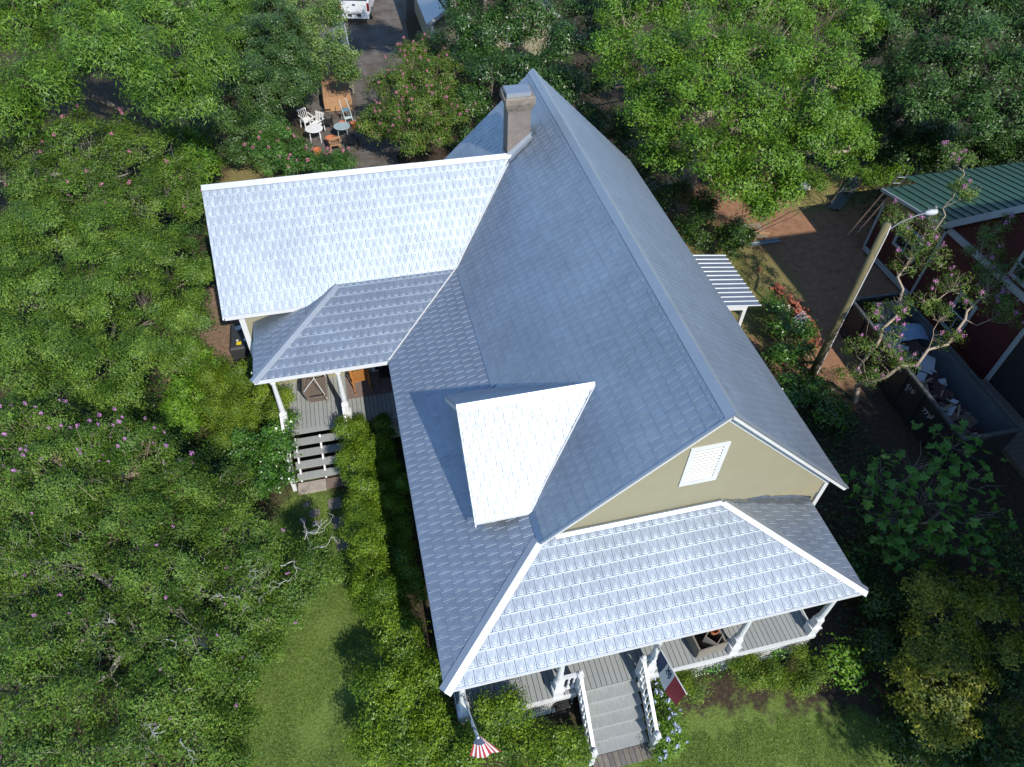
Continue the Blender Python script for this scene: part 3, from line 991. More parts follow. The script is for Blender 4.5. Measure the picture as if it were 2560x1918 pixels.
# ---- front steps
steps = one('front_steps', lambda mb: mb.bar((-2.2, 0.22, ZDK - 0.40), (-2.2, -0.86, -0.08), 0.05, 0.24), 'worn_white', house)
for xx in (-2.93, -1.57):
    one('stringer', lambda mb: mb.bar((xx, 0.22, ZDK - 0.40), (xx, -0.86, -0.08), 0.05, 0.24), 'worn_white', steps)
NT = 5
for k in range(NT):
    zt_ = ZDK - (k + 1) * 0.185
    y1 = 0.30 - k * 0.243
    one('tread', lambda mb: mb.box((-2.97, y1 - 0.262, zt_ - 0.035), (-1.53, y1 - 0.002, zt_)), 'deck_paint', steps)
    one('riser', lambda mb: mb.box((-2.94, y1 - 0.008, zt_ + 0.001), (-1.56, y1 + 0.004, zt_ + 0.148)), 'deck_paint', steps)
for k in range(11):
    one('edging_brick', lambda mb: mb.box((-3.0 + k * 0.136, -1.26 + random.uniform(-0.012, 0.012), 0), (-2.875 + k * 0.136, -0.92, 0.075 + random.uniform(-0.01, 0.01))), 'paver', steps)

def turned(h, r=0.028):
    mb = MB()
    mb.box((-r, -r, 0), (r, r, h * 0.18))
    mb.lathe([(r * 0.6, h * 0.18), (r * 1.15, h * 0.24), (r * 0.55, h * 0.3), (r * 1.25, h * 0.45), (r * 1.0, h * 0.58), (r * 0.5, h * 0.68), (r * 1.1, h * 0.76), (r * 0.6, h * 0.8)], n=8)
    mb.box((-r, -r, h * 0.8), (r, r, h))
    return mb.mesh('baluster', 'white_paint')
BAL = turned(0.78)
def newel_mesh(h):
    mb = MB()
    mb.box((-0.06, -0.06, 0), (0.06, 0.06, h - 0.1))
    mb.box((-0.075, -0.075, h - 0.1), (0.075, 0.075, h - 0.07))
    mb.lathe([(0.02, h - 0.07), (0.05, h - 0.045), (0.062, h), (0.05, h + 0.045), (0.012, h + 0.065)], n=10)
    return mb.mesh('newel_post', 'white_paint')
NW = newel_mesh(1.0)
for xx in (-3.05, -1.48):
    rail = one('stair_rail', lambda mb: mb.bar((xx, 0.36, ZDK + 0.87), (xx, -1.0, 0.97), 0.085, 0.06), 'white_paint', house)
    one('bottom_rail', lambda mb: mb.bar((xx, 0.36, ZDK + 0.12), (xx, -1.0, 0.20), 0.06, 0.06), 'white_paint', rail)
    link('newel_post', NW, rail, Matrix.Translation((xx, 0.40, ZDK)))
    link('newel_post', NW, rail, Matrix.Translation((xx, -1.03, 0.06)))
    for k in range(9):
        f = (k + 0.7) / 9.4
        link('baluster', BAL, rail, Matrix.Translation((xx, 0.36 - 1.36 * f, ZDK + 0.12 - (ZDK - 0.08) * f)))
for a, b in ((-3.5, -3.1), (-1.43, -1.28)):
    rail = one('porch_rail', lambda mb: mb.bar((a, PY, ZDK + 0.86), (b, PY, ZDK + 0.86), 0.085, 0.06), 'white_paint', house)
    one('bottom_rail', lambda mb: mb.bar((a, PY, ZDK + 0.10), (b, PY, ZDK + 0.10), 0.06, 0.06), 'white_paint', rail)
    n = 3 if b - a > 0.3 else 1
    for k in range(n):
        link('baluster', BAL, rail, Matrix.Translation((a + (b - a) * (k + 0.5) / n, PY, ZDK + 0.1)))

# ---- side porch
side_deck = one('side_deck', lambda mb: mb.box((-9.85, 9.96, 0.95), (-3.6, 12.1, ZDK - 0.035)), 'dark_under', house)
bm2 = deck_board_mesh(2.15, 0.132)
x = -9.86
while x < -4.5:
    link('deck_board', bm2, side_deck, Matrix.Translation((x, 9.93, ZDK + random.uniform(-0.0015, 0.0015))))
    x += 0.135
one('deck_trim', lambda mb: mb.box((-7.75, 9.87, ZDK - 0.17), (-6.02, 9.925, ZDK - 0.008)), 'deck_paint', house)
one('lattice_skirt', lambda mb: lattice(mb, -7.6, -5.0, 9.9, 0.05, 0.95), 'white_paint', house)
PM2 = post_mesh(2.72)
for px in (-9.62, -7.74):
    link('porch_post', PM2, house, Matrix.Translation((px, 10.1, ZDK)))
    def br(mb):
        for s in (-1, 1):
            pts = []
            for k in range(7):
                a = math.pi / 2 * k / 6
                pts.append((px + s * (0.07 + 0.42 * (1 - math.cos(a))), 10.1, ZDK + 2.72 - 0.45 + 0.43 * math.sin(a)))
            for p, q in zip(pts[:-1], pts[1:]):
                mb.bar(p, q, 0.035, 0.05, (0, 1, 0))
            mb.face([(px + s * 0.07, 10.1, ZDK + 2.71), (px + s * 0.07, 10.1, ZDK + 2.35), (px + s * 0.2, 10.1, ZDK + 2.5), (px + s * 0.4, 10.1, ZDK + 2.71)])
    one('porch_bracket', br, 'white_paint', house)
one('porch_beam', lambda mb: mb.box((-9.8, 10.0, ZDK + 2.72), (-6.1, 10.18, ZDK + 2.9)), 'white_paint', house)
one('porch_beam', lambda mb: mb.box((-9.78, 10.19, ZDK + 2.72), (-9.62, 12.05, ZDK + 2.9)), 'white_paint', house)
sst = one('side_steps', lambda mb: mb.bar((-8.7, 9.86, ZDK - 0.24), (-8.7, 8.76, 0.06), 0.05, 0.2), 'worn_white', house)
for xx in (-9.45, -7.95):
    one('stringer', lambda mb: mb.bar((xx, 9.86, ZDK - 0.24), (xx, 8.76, 0.06), 0.05, 0.2), 'worn_white', sst)
for k in range(4):
    zt_ = ZDK - (k + 1) * 0.215
    y1 = 9.80 - k * 0.29
    one('tread', lambda mb: mb.box((-9.56, y1 - 0.255, zt_ - 0.04), (-7.88, y1 + 0.02, zt_)), 'deck_paint', sst)
one('tread', lambda mb: mb.box((-9.56, 9.83, ZDK - 0.03), (-7.85, 10.02, ZDK + 0.006)), 'deck_paint', sst)
for xx in (-9.68, -7.80):
    rail = one('stair_rail', lambda mb: mb.bar((xx, 10.05, ZDK + 0.85), (xx, 8.62, 0.85), 0.08, 0.06), 'white_paint', house)
    one('bottom_rail', lambda mb: mb.bar((xx, 10.05, ZDK + 0.12), (xx, 8.62, 0.1), 0.06, 0.06), 'white_paint', rail)
    link('newel_post', NW, rail, Matrix.Translation((xx, 8.55, 0)))
    for k in range(8):
        f = (k + 0.7) / 8.6
        link('baluster', BAL, rail, Matrix.Translation((xx, 10.05 - 1.43 * f, ZDK + 0.12 - (ZDK) * f)))
one('landing_slab', lambda mb: mb.box((-9.58, 8.32, 0.0), (-8.72, 8.70, 0.10)), 'stone_step', house)
one('landing_mat', lambda mb: mb.box((-8.71, 8.36, 0.0), (-7.9, 8.70, 0.085)), 'rug', house)

# ---- windows and doors under the porches
def window(xc, y, z0, w, h, name='window'):
    wn = one(name, lambda mb: mb.box((xc - w / 2, y - 0.03, z0), (xc + w / 2, y + 0.01, z0 + h)), 'glass_dark', house)
    def fr(mb):
        t = 0.09
        mb.box((xc - w / 2 - t, y - 0.05, z0 - t), (xc - w / 2, y + 0.005, z0 + h + t))
        mb.box((xc + w / 2, y - 0.05, z0 - t), (xc + w / 2 + t, y + 0.005, z0 + h + t))
        mb.box((xc - w / 2 + 0.001, y - 0.05, z0 + h), (xc + w / 2 - 0.001, y + 0.005, z0 + h + t))
        mb.box((xc - w / 2 + 0.001, y - 0.05, z0 - t), (xc + w / 2 - 0.001, y + 0.005, z0))
        mb.box((xc - w / 2 + 0.001, y - 0.045, z0 + h / 2 - 0.03), (xc + w / 2 - 0.001, y - 0.031, z0 + h / 2 + 0.03))
    one('frame', fr, 'white_paint', wn)
    return wn
window(-2.6, YW + 0.03, ZDK + 0.5, 0.9, 1.7)
window(1.9, YW + 0.03, ZDK + 0.5, 0.9, 1.7)
window(-0.6, YW + 0.03, ZDK + 0.03, 1.0, 2.1, 'door')
window(-8.9, 12.07, ZDK + 0.6, 0.8, 1.5)
window(-6.2, 12.07, ZDK + 0.03, 0.95, 2.1, 'door')

# ---- side entrance awning on the right wall
aw = one('side_awning', lambda mb: mb.slab([(4.2, 10.93, 2.98), (6.78, 10.93, 2.58), (6.78, 13.86, 2.58), (4.2, 13.86, 2.98)], 0.015), 'galvanised', house)
for k in range(13):
    yy = 10.95 + k * (13.84 - 10.95) / 12
    def rib(mb):
        w, t, h = 0.036, 0.012, 0.03
        a, b = (4.2, 2.98), (6.80, 2.58)
        pr = [(-w, 0.001), (-t, h), (t, h), (w, 0.001)]
        vs = [(a[0], yy + d, a[1] + hh) for d, hh in pr] + [(b[0], yy + d, b[1] + hh) for d, hh in pr]
        mb.add(vs, [(0, 1, 5, 4), (1, 2, 6, 5), (2, 3, 7, 6), (4, 5, 6, 7)])
    one('roof_rib', rib, 'galvanised', aw)
one('awning_beam', lambda mb: (mb.bar((4.2, 10.99, 2.84), (6.3, 10.99, 2.52), 0.045, 0.18), mb.bar((4.2, 13.8, 2.84), (6.3, 13.8, 2.52), 0.045, 0.18), mb.box((6.2, 11.0, 2.42), (6.3, 13.8, 2.56))), 'white_paint', aw)
for yy in (11.0, 13.78):
    one('awning_post', lambda mb: mb.box((6.14, yy - 0.06, 0.0), (6.27, yy + 0.06, 2.46)), 'white_paint', aw)
window(0, 0, 0, 0.01, 0.01) if False else None
one('stoop', lambda mb: mb.box((3.6, 11.2, 0.0), (5.2, 13.4, 0.7)), 'stone_step', house)

# ------------------------------------------------------------------ things on the porches
# porch swing
t = thing('porch_swing', 'dark brown wooden swing bench hanging on ropes over the grey side porch', 'porch swing', (-8.53, 11.2, ZDK))
one('seat', lambda mb: [mb.box((-0.30, -0.52 + k * 0.115, 0.42), (0.22, -0.41 + k * 0.115, 0.445)) for k in range(9)], 'old_wood', t)
one('backrest', lambda mb: [mb.bar((-0.30, -0.49 + k * 0.1225, 0.44), (-0.42, -0.49 + k * 0.1225, 0.95), 0.09, 0.02, (0, 1, 0)) for k in range(9)] + [mb.bar((-0.43, -0.56, 0.95), (-0.43, 0.56, 0.95), 0.03, 0.07)], 'old_wood', t)
for s in (-0.56, 0.56):
    one('armrest', lambda mb: (mb.box((-0.38, s - 0.03, 0.66), (0.24, s + 0.03, 0.69)), mb.box((0.18, s - 0.02, 0.40), (0.22, s + 0.02, 0.66))), 'old_wood', t)
one('front_rail', lambda mb: mb.box((0.22, -0.56, 0.38), (0.27, 0.56, 0.46)), 'grey_wood', t)
for s in (-0.5, 0.5):
    one('rope', lambda mb: (mb.tube([(0.24, s, 0.44), (0, s * 1.05, 1.5)], 0.012, 5), mb.tube([(-0.42, s, 0.93), (0, s * 1.05, 1.5)], 0.012, 5), mb.tube([(0, s * 1.05, 1.5), (0, s * 1.05, 2.75)], 0.012, 5)), 'worn_white', t)
# rocking chair
t = thing('rocking_chair', 'glossy honey wood rocking chair with slatted seat on the porch rug', 'chair', (-7.2, 11.5, ZDK + 0.012), R(-82))
one('seat', lambda mb: [mb.box((-0.24, -0.24 + k * 0.055, 0.42), (0.24, -0.195 + k * 0.055, 0.45)) for k in range(9)], 'honey_wood', t)
one('backrest', lambda mb: [mb.bar((-0.22, -0.22 + k * 0.073, 0.45), (-0.42, -0.25 + k * 0.083, 1.15), 0.05, 0.018, (0, 1, 0)) for k in range(7)] + [mb.bar((-0.43, -0.28, 1.14), (-0.43, 0.28, 1.14), 0.03, 0.09)], 'honey_wood', t)
for s in (-0.27, 0.27):
    one('armrest', lambda mb: (mb.bar((-0.33, s, 0.70), (0.26, s, 0.67), 0.065, 0.025), mb.tube([(0.2, s, 0.67), (0.22, s, 0.06)], 0.02, 6), mb.tube([(-0.24, s, 0.70), (-0.26, s, 0.06)], 0.02, 6)), 'honey_wood', t)
    one('rocker', lambda mb: mb.tube([(-0.62, s, 0.11), (-0.35, s, 0.035), (0.0, s, 0.02), (0.3, s, 0.035), (0.45, s, 0.08)], 0.022, 6), 'honey_wood', t)
t = thing('chair', 'black metal chair in the shade of the side porch', 'chair', (-6.35, 11.45, ZDK + 0.012), R(-95))
one('seat', lambda mb: mb.box((-0.22, -0.22, 0.42), (0.22, 0.22, 0.45)), 'black_metal', t)
one('backrest', lambda mb: [mb.tube([(-0.22, s, 0.44), (-0.3, s, 0.95)], 0.012, 5) for s in (-0.2, -0.1, 0, 0.1, 0.2)] + [mb.tube([(-0.3, -0.22, 0.95), (-0.3, 0.22, 0.95)], 0.014, 5)], 'black_metal', t)
for sx in (-0.2, 0.2):
    for sy in (-0.2, 0.2):
        one('leg', lambda mb: mb.tube([(sx, sy, 0.43), (sx * 1.15, sy * 1.15, 0)], 0.013, 5), 'black_metal', t)
tag(one('porch_rug', lambda mb: mb.box((-7.68, 10.94, ZDK + 0.002), (-5.6, 12.0, ZDK + 0.012)), 'rug'), 'brown woven rug lying on the grey side porch', 'rug')
# weathered planter wagon with pot
t = thing('planter_crate', 'weathered grey wooden slat crate standing on the front porch deck', 'crate', (0.43, 0.70, ZDK), R(4))
for s, w in ((-0.36, 1), (0.36, 1)):
    one('side_slat', lambda mb: [mb.box((s - 0.02, -0.27, 0.05 + k * 0.11), (s + 0.02, 0.27, 0.14 + k * 0.11)) for k in range(4)], 'grey_wood', t)
for s in (-0.27, 0.27):
    one('end_slat', lambda mb: [mb.box((-0.40, s - 0.02, 0.05 + k * 0.11), (0.40, s + 0.02, 0.14 + k * 0.11)) for k in range(4)], 'grey_wood', t)
one('bottom', lambda mb: mb.box((-0.38, -0.25, 0.03), (0.38, 0.25, 0.05)), 'old_wood', t)
t = thing('plant_box', 'square wooden box set askew inside the weathered crate', 'box', (0.55, 0.66, ZDK + 0.06), R(38))
for a, b in [((-0.17, -0.17), (0.17, -0.15)), ((-0.17, 0.15), (0.17, 0.17)), ((-0.17, -0.149), (-0.15, 0.149)), ((0.15, -0.149), (0.17, 0.149))]:
    one('side', lambda mb: mb.box((a[0], a[1], 0), (b[0], b[1], 0.52)), 'grey_wood', t)
one('bottom', lambda mb: mb.box((-0.149, -0.149, 0.01), (0.149, 0.149, 0.03)), 'old_wood', t)
def pot_prof(r, h):
    return [(r * 0.65, 0), (r * 0.95, h * 0.8), (r * 1.1, h * 0.8), (r * 1.1, h), (r * 0.95, h), (r * 0.85, h * 0.6), (0.001, h * 0.6)]
def pot(loc, r, h, label, group=None):
    o = one('flower_pot', lambda mb: mb.lathe(pot_prof(r, h), n=16), 'terracotta', None, False)
    o.location = loc
    return tag(o, label, 'flower pot', group)
pot((0.60, 0.79, ZDK + 0.42), 0.11, 0.2, 'terracotta pot standing in the wooden crate on the front porch')

# ---- flags
def cloth(name, fn, nu, nv, mats, midx, parent):
    mb = MB()
    P = [[fn(i / nu, j / nv) for j in range(nv + 1)] for i in range(nu + 1)]
    for i in range(nu):
        for j in range(nv):
            mb.face([P[i][j], P[i + 1][j], P[i + 1][j + 1], P[i][j + 1]], midx((i + 0.5) / nu, (j + 0.5) / nv))
    me = bpy.data.meshes.new(name)
    me.from_pydata(mb.v, [], mb.f)
    for m in mats:
        me.materials.append(MATS[m])
    me.polygons.foreach_set('material_index', mb.mi)
    bm = bmesh.new()
    bm.from_mesh(me)
    bmesh.ops.remove_doubles(bm, verts=bm.verts, dist=1e-4)
    for f in bm.faces:
        f.smooth = True
    bm.to_mesh(me)
    bm.free()
    return link(name, me, parent)
t = thing('striped_flag', 'red and white striped flag with starred blue canton on an angled pole', 'flag')
one('flag_pole', lambda mb: (mb.tube([(-5.82, 0.30, 2.72), (-5.72, -0.78, 3.42)], 0.016, 8), mb.lathe([(0.01, -0.03), (0.03, 0), (0.01, 0.03)], (-5.72, -0.79, 3.43), 8)), 'worn_white', t)
one('bracket', lambda mb: mb.cbox((-5.82, 0.31, 2.72), (0.06, 0.06, 0.12)), 'alu', t)
def wrap(u, v):   # cloth bunched along the pole
    p = Vector((-5.82, 0.22, 2.77)).lerp(Vector((-5.725, -0.76, 3.40)), u)
    a = v * 5.2
    r = 0.022 + 0.012 * math.sin(9 * u + 2 * v) + 0.02 * v * u
    return p + Vector((math.cos(a) * r, 0.2 * math.sin(a) * r, math.sin(a) * r - 0.05 * v * (0.4 + u)))
cloth('furled_cloth', wrap, 26, 7, ['white_flag', 'grey_panel'], lambda u, v: 1 if math.sin(23 * u + 5 * v) > 0.35 else 0, t)
def usf(u, v):
    top = Vector((-5.75 + 0.10 * u, -0.72 - 0.05 * u, 3.38 - 0.03 * u))
    bot = Vector((-5.92 + 0.68 * u, -0.74 - 0.14 * u, 1.95 + 0.42 * u * u))
    p = top.lerp(bot, v)
    fold = math.sin(u * 9 + 1.0) * 0.028 * v + math.sin(u * 21) * 0.010 * v
    return p + Vector((0.35 * fold, fold, 0.0))
usm = cloth('cloth', usf, 26, 22, ['red_flag', 'white_flag', 'blue_flag'], lambda u, v: 2 if (v < 0.42 and u < 0.72) else (int(u * 13) % 2), t)
def stars(mb):
    for i in range(6):
        for j in range(5):
            u, v = 0.06 + i * 0.115, 0.13 + j * 0.068 + (0.03 if i % 2 else 0)
            p, q, r_ = usf(u, v), usf(u + 0.02, v), usf(u, v + 0.02)
            n = (q - p).cross(r_ - p).normalized()
            if n.y > 0:
                n = -n
            a = (q - p).normalized() * 0.016
            b = n.cross(a)
            c = p + n * 0.006
            pts = []
            for k in range(10):
                rad = 1.0 if k % 2 == 0 else 0.45
                an = 2 * math.pi * k / 10
                pts.append(c + (a * math.cos(an) + b * math.sin(an)) * rad * (0.55 + v))
            mb.face(pts)
one('stars', stars, 'white_flag', usm)
t = thing('banner_flag', 'blue white and red banded flag hanging from a porch post beside the steps', 'flag')
PA, PB = Vector((-1.25, 0.30, 2.80)), Vector((-1.10, -0.84, 2.95))
one('flag_pole', lambda mb: mb.tube([PA, PB], 0.015, 8), 'worn_white', t)
one('bracket', lambda mb: mb.cbox((-1.25, 0.31, 2.79), (0.06, 0.06, 0.12)), 'alu', t)
def bf(u, v):
    p = PA.lerp(PB, 0.04 + 0.94 * u) + Vector((0, 0, -0.015))
    w = 0.72 + 0.35 * u
    return p + Vector((-0.02 * v + 0.06 * math.sin(2.2 * v + 5 * u) * v, 0.03 * v + 0.04 * math.sin(8 * u) * v, -w * v))
bfm = cloth('cloth', bf, 24, 14, ['blue_flag', 'white_flag', 'red_flag'], lambda u, v: 0 if u < 0.30 else (1 if u < 0.58 else 2), t)
def cipher(mb):
    def pt(u, v):
        p = bf(u, v)
        n = (bf(u + 0.02, v) - p).cross(bf(u, v + 0.02) - p).normalized()
        if n.x > 0:
            n = -n
        return p + n * 0.008
    for line in ([(0.36, 0.12), (0.40, 0.3), (0.36, 0.42), (0.41, 0.5)], [(0.45, 0.10), (0.41, 0.3), (0.47, 0.45)], [(0.50, 0.12), (0.46, 0.28), (0.52, 0.34), (0.48, 0.52)], [(0.38, 0.22), (0.52, 0.24)]):
        q = [pt(*a) for a in line]
        mb.tube(q, 0.013, 4)
one('emblem', cipher, 'blue_flag', bfm)
# hose reel
t = thing('garden_hose', 'coiled black garden hose hanging by the front steps', 'hose')
def coil(mb):
    for k in range(6):
        r = 0.21 - 0.012 * (k % 3)
        c = Vector((-3.42, 0.12 + 0.045 * k, 0.66 + 0.012 * k))
        mb.tube([c + Vector((math.cos(a) * r, 0.02 * math.sin(a * 3), math.sin(a) * r)) for a in [2 * math.pi * i / 20 for i in range(21)]], 0.022, 6, cap=False)
one('coil', coil, 'rubber', t)
one('hanger', lambda mb: mb.box((-3.52, 0.10, 0.80), (-3.32, 0.25, 0.86)), 'black_metal', t)

# ---- generator by the wing wall
t = thing('generator', 'black standby generator box with yellow sticker by the house corner', 'generator', (-11.24, 15.15, 0))
def gen(mb):
    mb.box((-0.36, -0.68, 0.08), (0.36, 0.68, 0.78))
    a = [(-0.36, -0.68, 0.781), (0.36, -0.68, 0.781), (0.36, 0.68, 0.781), (-0.36, 0.68, 0.781)]
    b = [(-0.31, -0.63, 0.86), (0.31, -0.63, 0.86), (0.31, 0.63, 0.86), (-0.31, 0.63, 0.86)]
    for i in range(4):
        mb.face([a[i], a[(i + 1) % 4], b[(i + 1) % 4], b[i]])
    mb.face(b)
one('housing', gen, 'gen_black', t)
one('pad', lambda mb: mb.box((-0.45, -0.78, 0), (0.45, 0.78, 0.08)), 'stone_step', t)
one('sticker', lambda mb: mb.box((-0.12, -0.52, 0.861), (0.04, -0.36, 0.864)), 'yellow_label', t)
one('sticker', lambda mb: mb.box((-0.13, -0.33, 0.861), (-0.06, -0.24, 0.864)), 'worn_white', t)
one('sticker', lambda mb: mb.box((0.12, -0.36, 0.861), (0.18, -0.22, 0.864)), 'worn_white', t)
one('exhaust', lambda mb: mb.lathe([(0.09, 0.861), (0.09, 0.90), (0.12, 0.93), (0.12, 0.95), (0.0, 0.95)], (-0.05, 0.3, 0), 12), 'alu', t)
# stepping stones
for i, (x, y, s, a) in enumerate([(-8.52, 7.75, 0.40, 0.1), (-8.42, 7.05, 0.40, -0.05), (-9.15, 7.55, 0.34, 0.5), (-9.5, 7.35, 0.24, 0.9), (-9.1, 7.15, 0.26, 0.3), (-9.35, 7.9, 0.22, 0.2), (-8.4, 6.3, 0.38, 0.15)]):
    def st(mb):
        rr = random.Random(i)
        n = 8
        big = i in (0, 1, 6)
        pts = [(-s / 2, -s / 2), (s / 2, -s / 2), (s / 2, s / 2), (-s / 2, s / 2)] if big else [(s / 2 * math.cos(2 * math.pi * k / n) * rr.uniform(0.75, 1.2), s / 2 * math.sin(2 * math.pi * k / n) * rr.uniform(0.75, 1.2)) for k in range(n)]
        mb.slab([(p[0], p[1], 0.03) for p in pts], 0.05)
    o = one('stepping_stone', st, 'paver')
    o.location = (x, y, 0.0)
    o.rotation_euler = (0, 0, a)
    tag(o, 'square grey stepping stone set in the lawn before the side steps' if i in (0, 1, 6) else 'small irregular grey stepping stone sunk in the side lawn', 'stepping stone', 'square stepping stones' if i in (0, 1, 6) else 'irregular stepping stones')

# ------------------------------------------------------------------ barn
XBN = 15.03
barn = thing('barn', 'dark red clapboard barn with pale grey trim and green seamed metal roof', 'barn', (XBN, 8.0, 0))
def bl(mb_fn, name, mat, parent=None):
    mb = MB()
    mb_fn(mb)
    mb.v = [(x - XBN, y - 8.0, z) for x, y, z in mb.v]
    return mb.build(name, mat, parent or barn)
YA, ZA, YAP, ZAP, YAQ = 12.55, 3.50, 3.5, 12.4, -5.0
def gpoly(x):
    return [(x, YA, 0), (x, YA, ZA), (x, YAP, ZAP), (x, YAQ, ZAP - 0.3), (x, YAQ - 6.0, ZA), (x, YAQ - 6.0, 0)]
def body(mb):
    A, B = gpoly(XBN + 0.03), gpoly(XBN + 9.0)
    n = 6
    mb.add(A + B, [(5, 4, 3, 2, 1, 0), (6, 7, 8, 9, 10, 11)] + [(i, i + 1, n + i + 1, n + i) for i in range(5)])
wall = bl(body, 'wall', 'barn_red')
add = bl(lambda mb: mb.box((XBN + 0.03, YA + 0.002, 0), (XBN + 8.5, 15.9, 2.78)), 'wall', 'barn_red')
z = 0.30
def ymax(zz):
    if zz + 0.13 > ZA:
        return YA - (zz + 0.13 - ZA)
    return 15.9 if zz < 2.6 else 15.9 - max(0, (zz - 2.72) / 0.171)
while z < 6.6:
    y1, y0 = max(ymax(z), 6.0), 0.5
    def cl(mb):
        mb.add([(XBN, y0, z), (XBN, y1, z), (XBN + 0.016, y1, z + 0.13), (XBN + 0.016, y0, z + 0.13), (XBN + 0.03, y0, z), (XBN + 0.03, y1, z)], [(0, 1, 2, 3), (0, 4, 5, 1)])
    bl(cl, 'clapboard', 'barn_red', wall)
    z += 0.13
tr = [((YA - 0.10, ZA - 0.20), (-5.5, ZA + 0.12), 0.05), ((15.93, 0.12), (YA - 0.02, 0.34), 0.04)]
bl(lambda mb: mb.box((XBN - 0.045, -10.9, ZA - 0.12), (XBN + 0.02, YA - 0.06, ZA + 0.14)), 'belt_board', 'barn_trim')
bl(lambda mb: mb.box((XBN - 0.04, YA + 0.04, 0.10), (XBN + 0.02, 15.9, 0.33)), 'base_board', 'barn_trim')
bl(lambda mb: mb.box((XBN - 0.042, YA - 0.06, 0.35), (XBN + 0.02, YA + 0.03, ZA - 0.13)), 'corner_board', 'barn_trim')
bl(lambda mb: mb.box((XBN - 0.042, 15.84, 0.34), (XBN + 0.02, 15.93, 2.70)), 'corner_board', 'barn_trim')
bl(lambda mb: mb.slab([(XBN - 0.02, 15.9, 2.40), (XBN - 0.02, 15.9, 2.80), (XBN - 0.02, YA + 0.05, 3.38), (XBN - 0.02, YA + 0.05, 2.98)], 0.03), 'frieze', 'tan_soffit')
bl(lambda mb: mb.bar((XBN - 0.14, YA + 0.12, ZA + 0.05), (XBN - 0.14, YAP, ZAP + 0.10), 0.05, 0.24), 'rake_board', 'barn_trim')
bl(lambda mb: mb.bar((XBN - 0.14, YAQ, ZAP - 0.2), (XBN - 0.14, YAP, ZAP + 0.10), 0.05, 0.24), 'rake_board', 'barn_trim')
bl(lambda mb: mb.bar((XBN - 0.13, 16.26, 2.89), (XBN - 0.13, YA + 0.4, 3.47), 0.04, 0.12), 'rake_board', 'barn_trim')
# main roof slopes
for (ya, za), (yb, zb) in (((YAP, ZAP + 0.22), (YA + 0.25, ZA - 0.05)), ((YAQ, ZAP - 0.08), (YAP, ZAP + 0.22)), ((YAQ - 6.2, ZA - 0.1), (YAQ, ZAP - 0.08))):
    bl(lambda mb: mb.slab([(XBN - 0.12, ya, za), (XBN + 9.3, ya, za), (XBN + 9.3, yb, zb), (XBN - 0.12, yb, zb)], 0.06), 'roof', 'green_roof')
# addition roof: separate seamed panels
adr = bl(lambda mb: mb.slab([(XBN - 0.10, 16.24, 2.90), (XBN + 8.7, 16.24, 2.90), (XBN + 8.7, YA + 0.25, 3.52), (XBN - 0.10, YA + 0.25, 3.52)], 0.04), 'roof', 'green_rib')
k = 0
x = XBN - 0.12
while x < XBN + 8.5:
    ye = 16.28 if x < 16.35 else 17.08
    zz = 2.93 - (ye - 16.28) * 0.168
    bl(lambda mb: mb.slab([(x, ye, zz), (x + 0.40, ye, zz), (x + 0.40, YA + 0.2, 3.57), (x, YA + 0.2, 3.57)], 0.015), 'roof_panel', 'green_roof', adr)
    bl(lambda mb: mb.bar((x + 0.415, ye, zz + 0.012), (x + 0.415, YA + 0.2, 3.582), 0.03, 0.05), 'roof_seam', 'green_rib', adr)
    x += 0.43
def bwin(y0, y1, z0, z1, mull=True):
    w = bl(lambda mb: mb.box((XBN - 0.012, y0, z0), (XBN + 0.02, y1, z1)), 'window', 'glass_dark')
    def fr(mb):
        t = 0.11
        mb.box((XBN - 0.06, y0 - t, z0 - t), (XBN + 0.01, y0, z1 + t))
        mb.box((XBN - 0.06, y1, z0 - t), (XBN + 0.01, y1 + t, z1 + t))
        mb.box((XBN - 0.06, y0 + 0.001, z1), (XBN + 0.01, y1 - 0.001, z1 + t))
        mb.box((XBN - 0.06, y0 + 0.001, z0 - t), (XBN + 0.01, y1 - 0.001, z0))
        if mull:
            mb.box((XBN - 0.045, y0 + 0.001, (z0 + z1) / 2 - 0.025), (XBN - 0.013, y1 - 0.001, (z0 + z1) / 2 + 0.025))
            mb.box((XBN - 0.04, (y0 + y1) / 2 - 0.02, z0 + 0.001), (XBN - 0.0125, (y0 + y1) / 2 + 0.02, (z0 + z1) / 2 - 0.026))
    bl(fr, 'frame', 'barn_trim', w)
bwin(13.30, 14.45, 1.50, 2.40)
bwin(9.82, 10.52, 0.52, 1.92)
bwin(8.35, 9.35, 3.9, 4.75)
dr = bl(lambda mb: mb.box((XBN - 0.012, 5.6, 0.02), (XBN + 0.02, 7.7, 2.55)), 'door', 'dark_under')
bl(lambda mb: (mb.box((XBN - 0.06, 7.7, 0.02), (XBN + 0.01, 7.86, 2.72)), mb.box((XBN - 0.06, 5.44, 0.02), (XBN + 0.01, 5.6, 2.72)), mb.box((XBN - 0.06, 5.601, 2.55), (XBN + 0.01, 7.699, 2.72))), 'door_frame', 'barn_trim', dr)
tag(one('loading_platform', lambda mb: [mb.box((13.35, 2.6 + k * 0.2, 0.18), (14.95, 2.79 + k * 0.2, 0.24)) for k in range(26)] + [mb.box((13.4, 2.62, 0), (14.9, 7.75, 0.179))], 'old_wood'), 'low plank platform between the dumpster and the barn wall', 'platform')

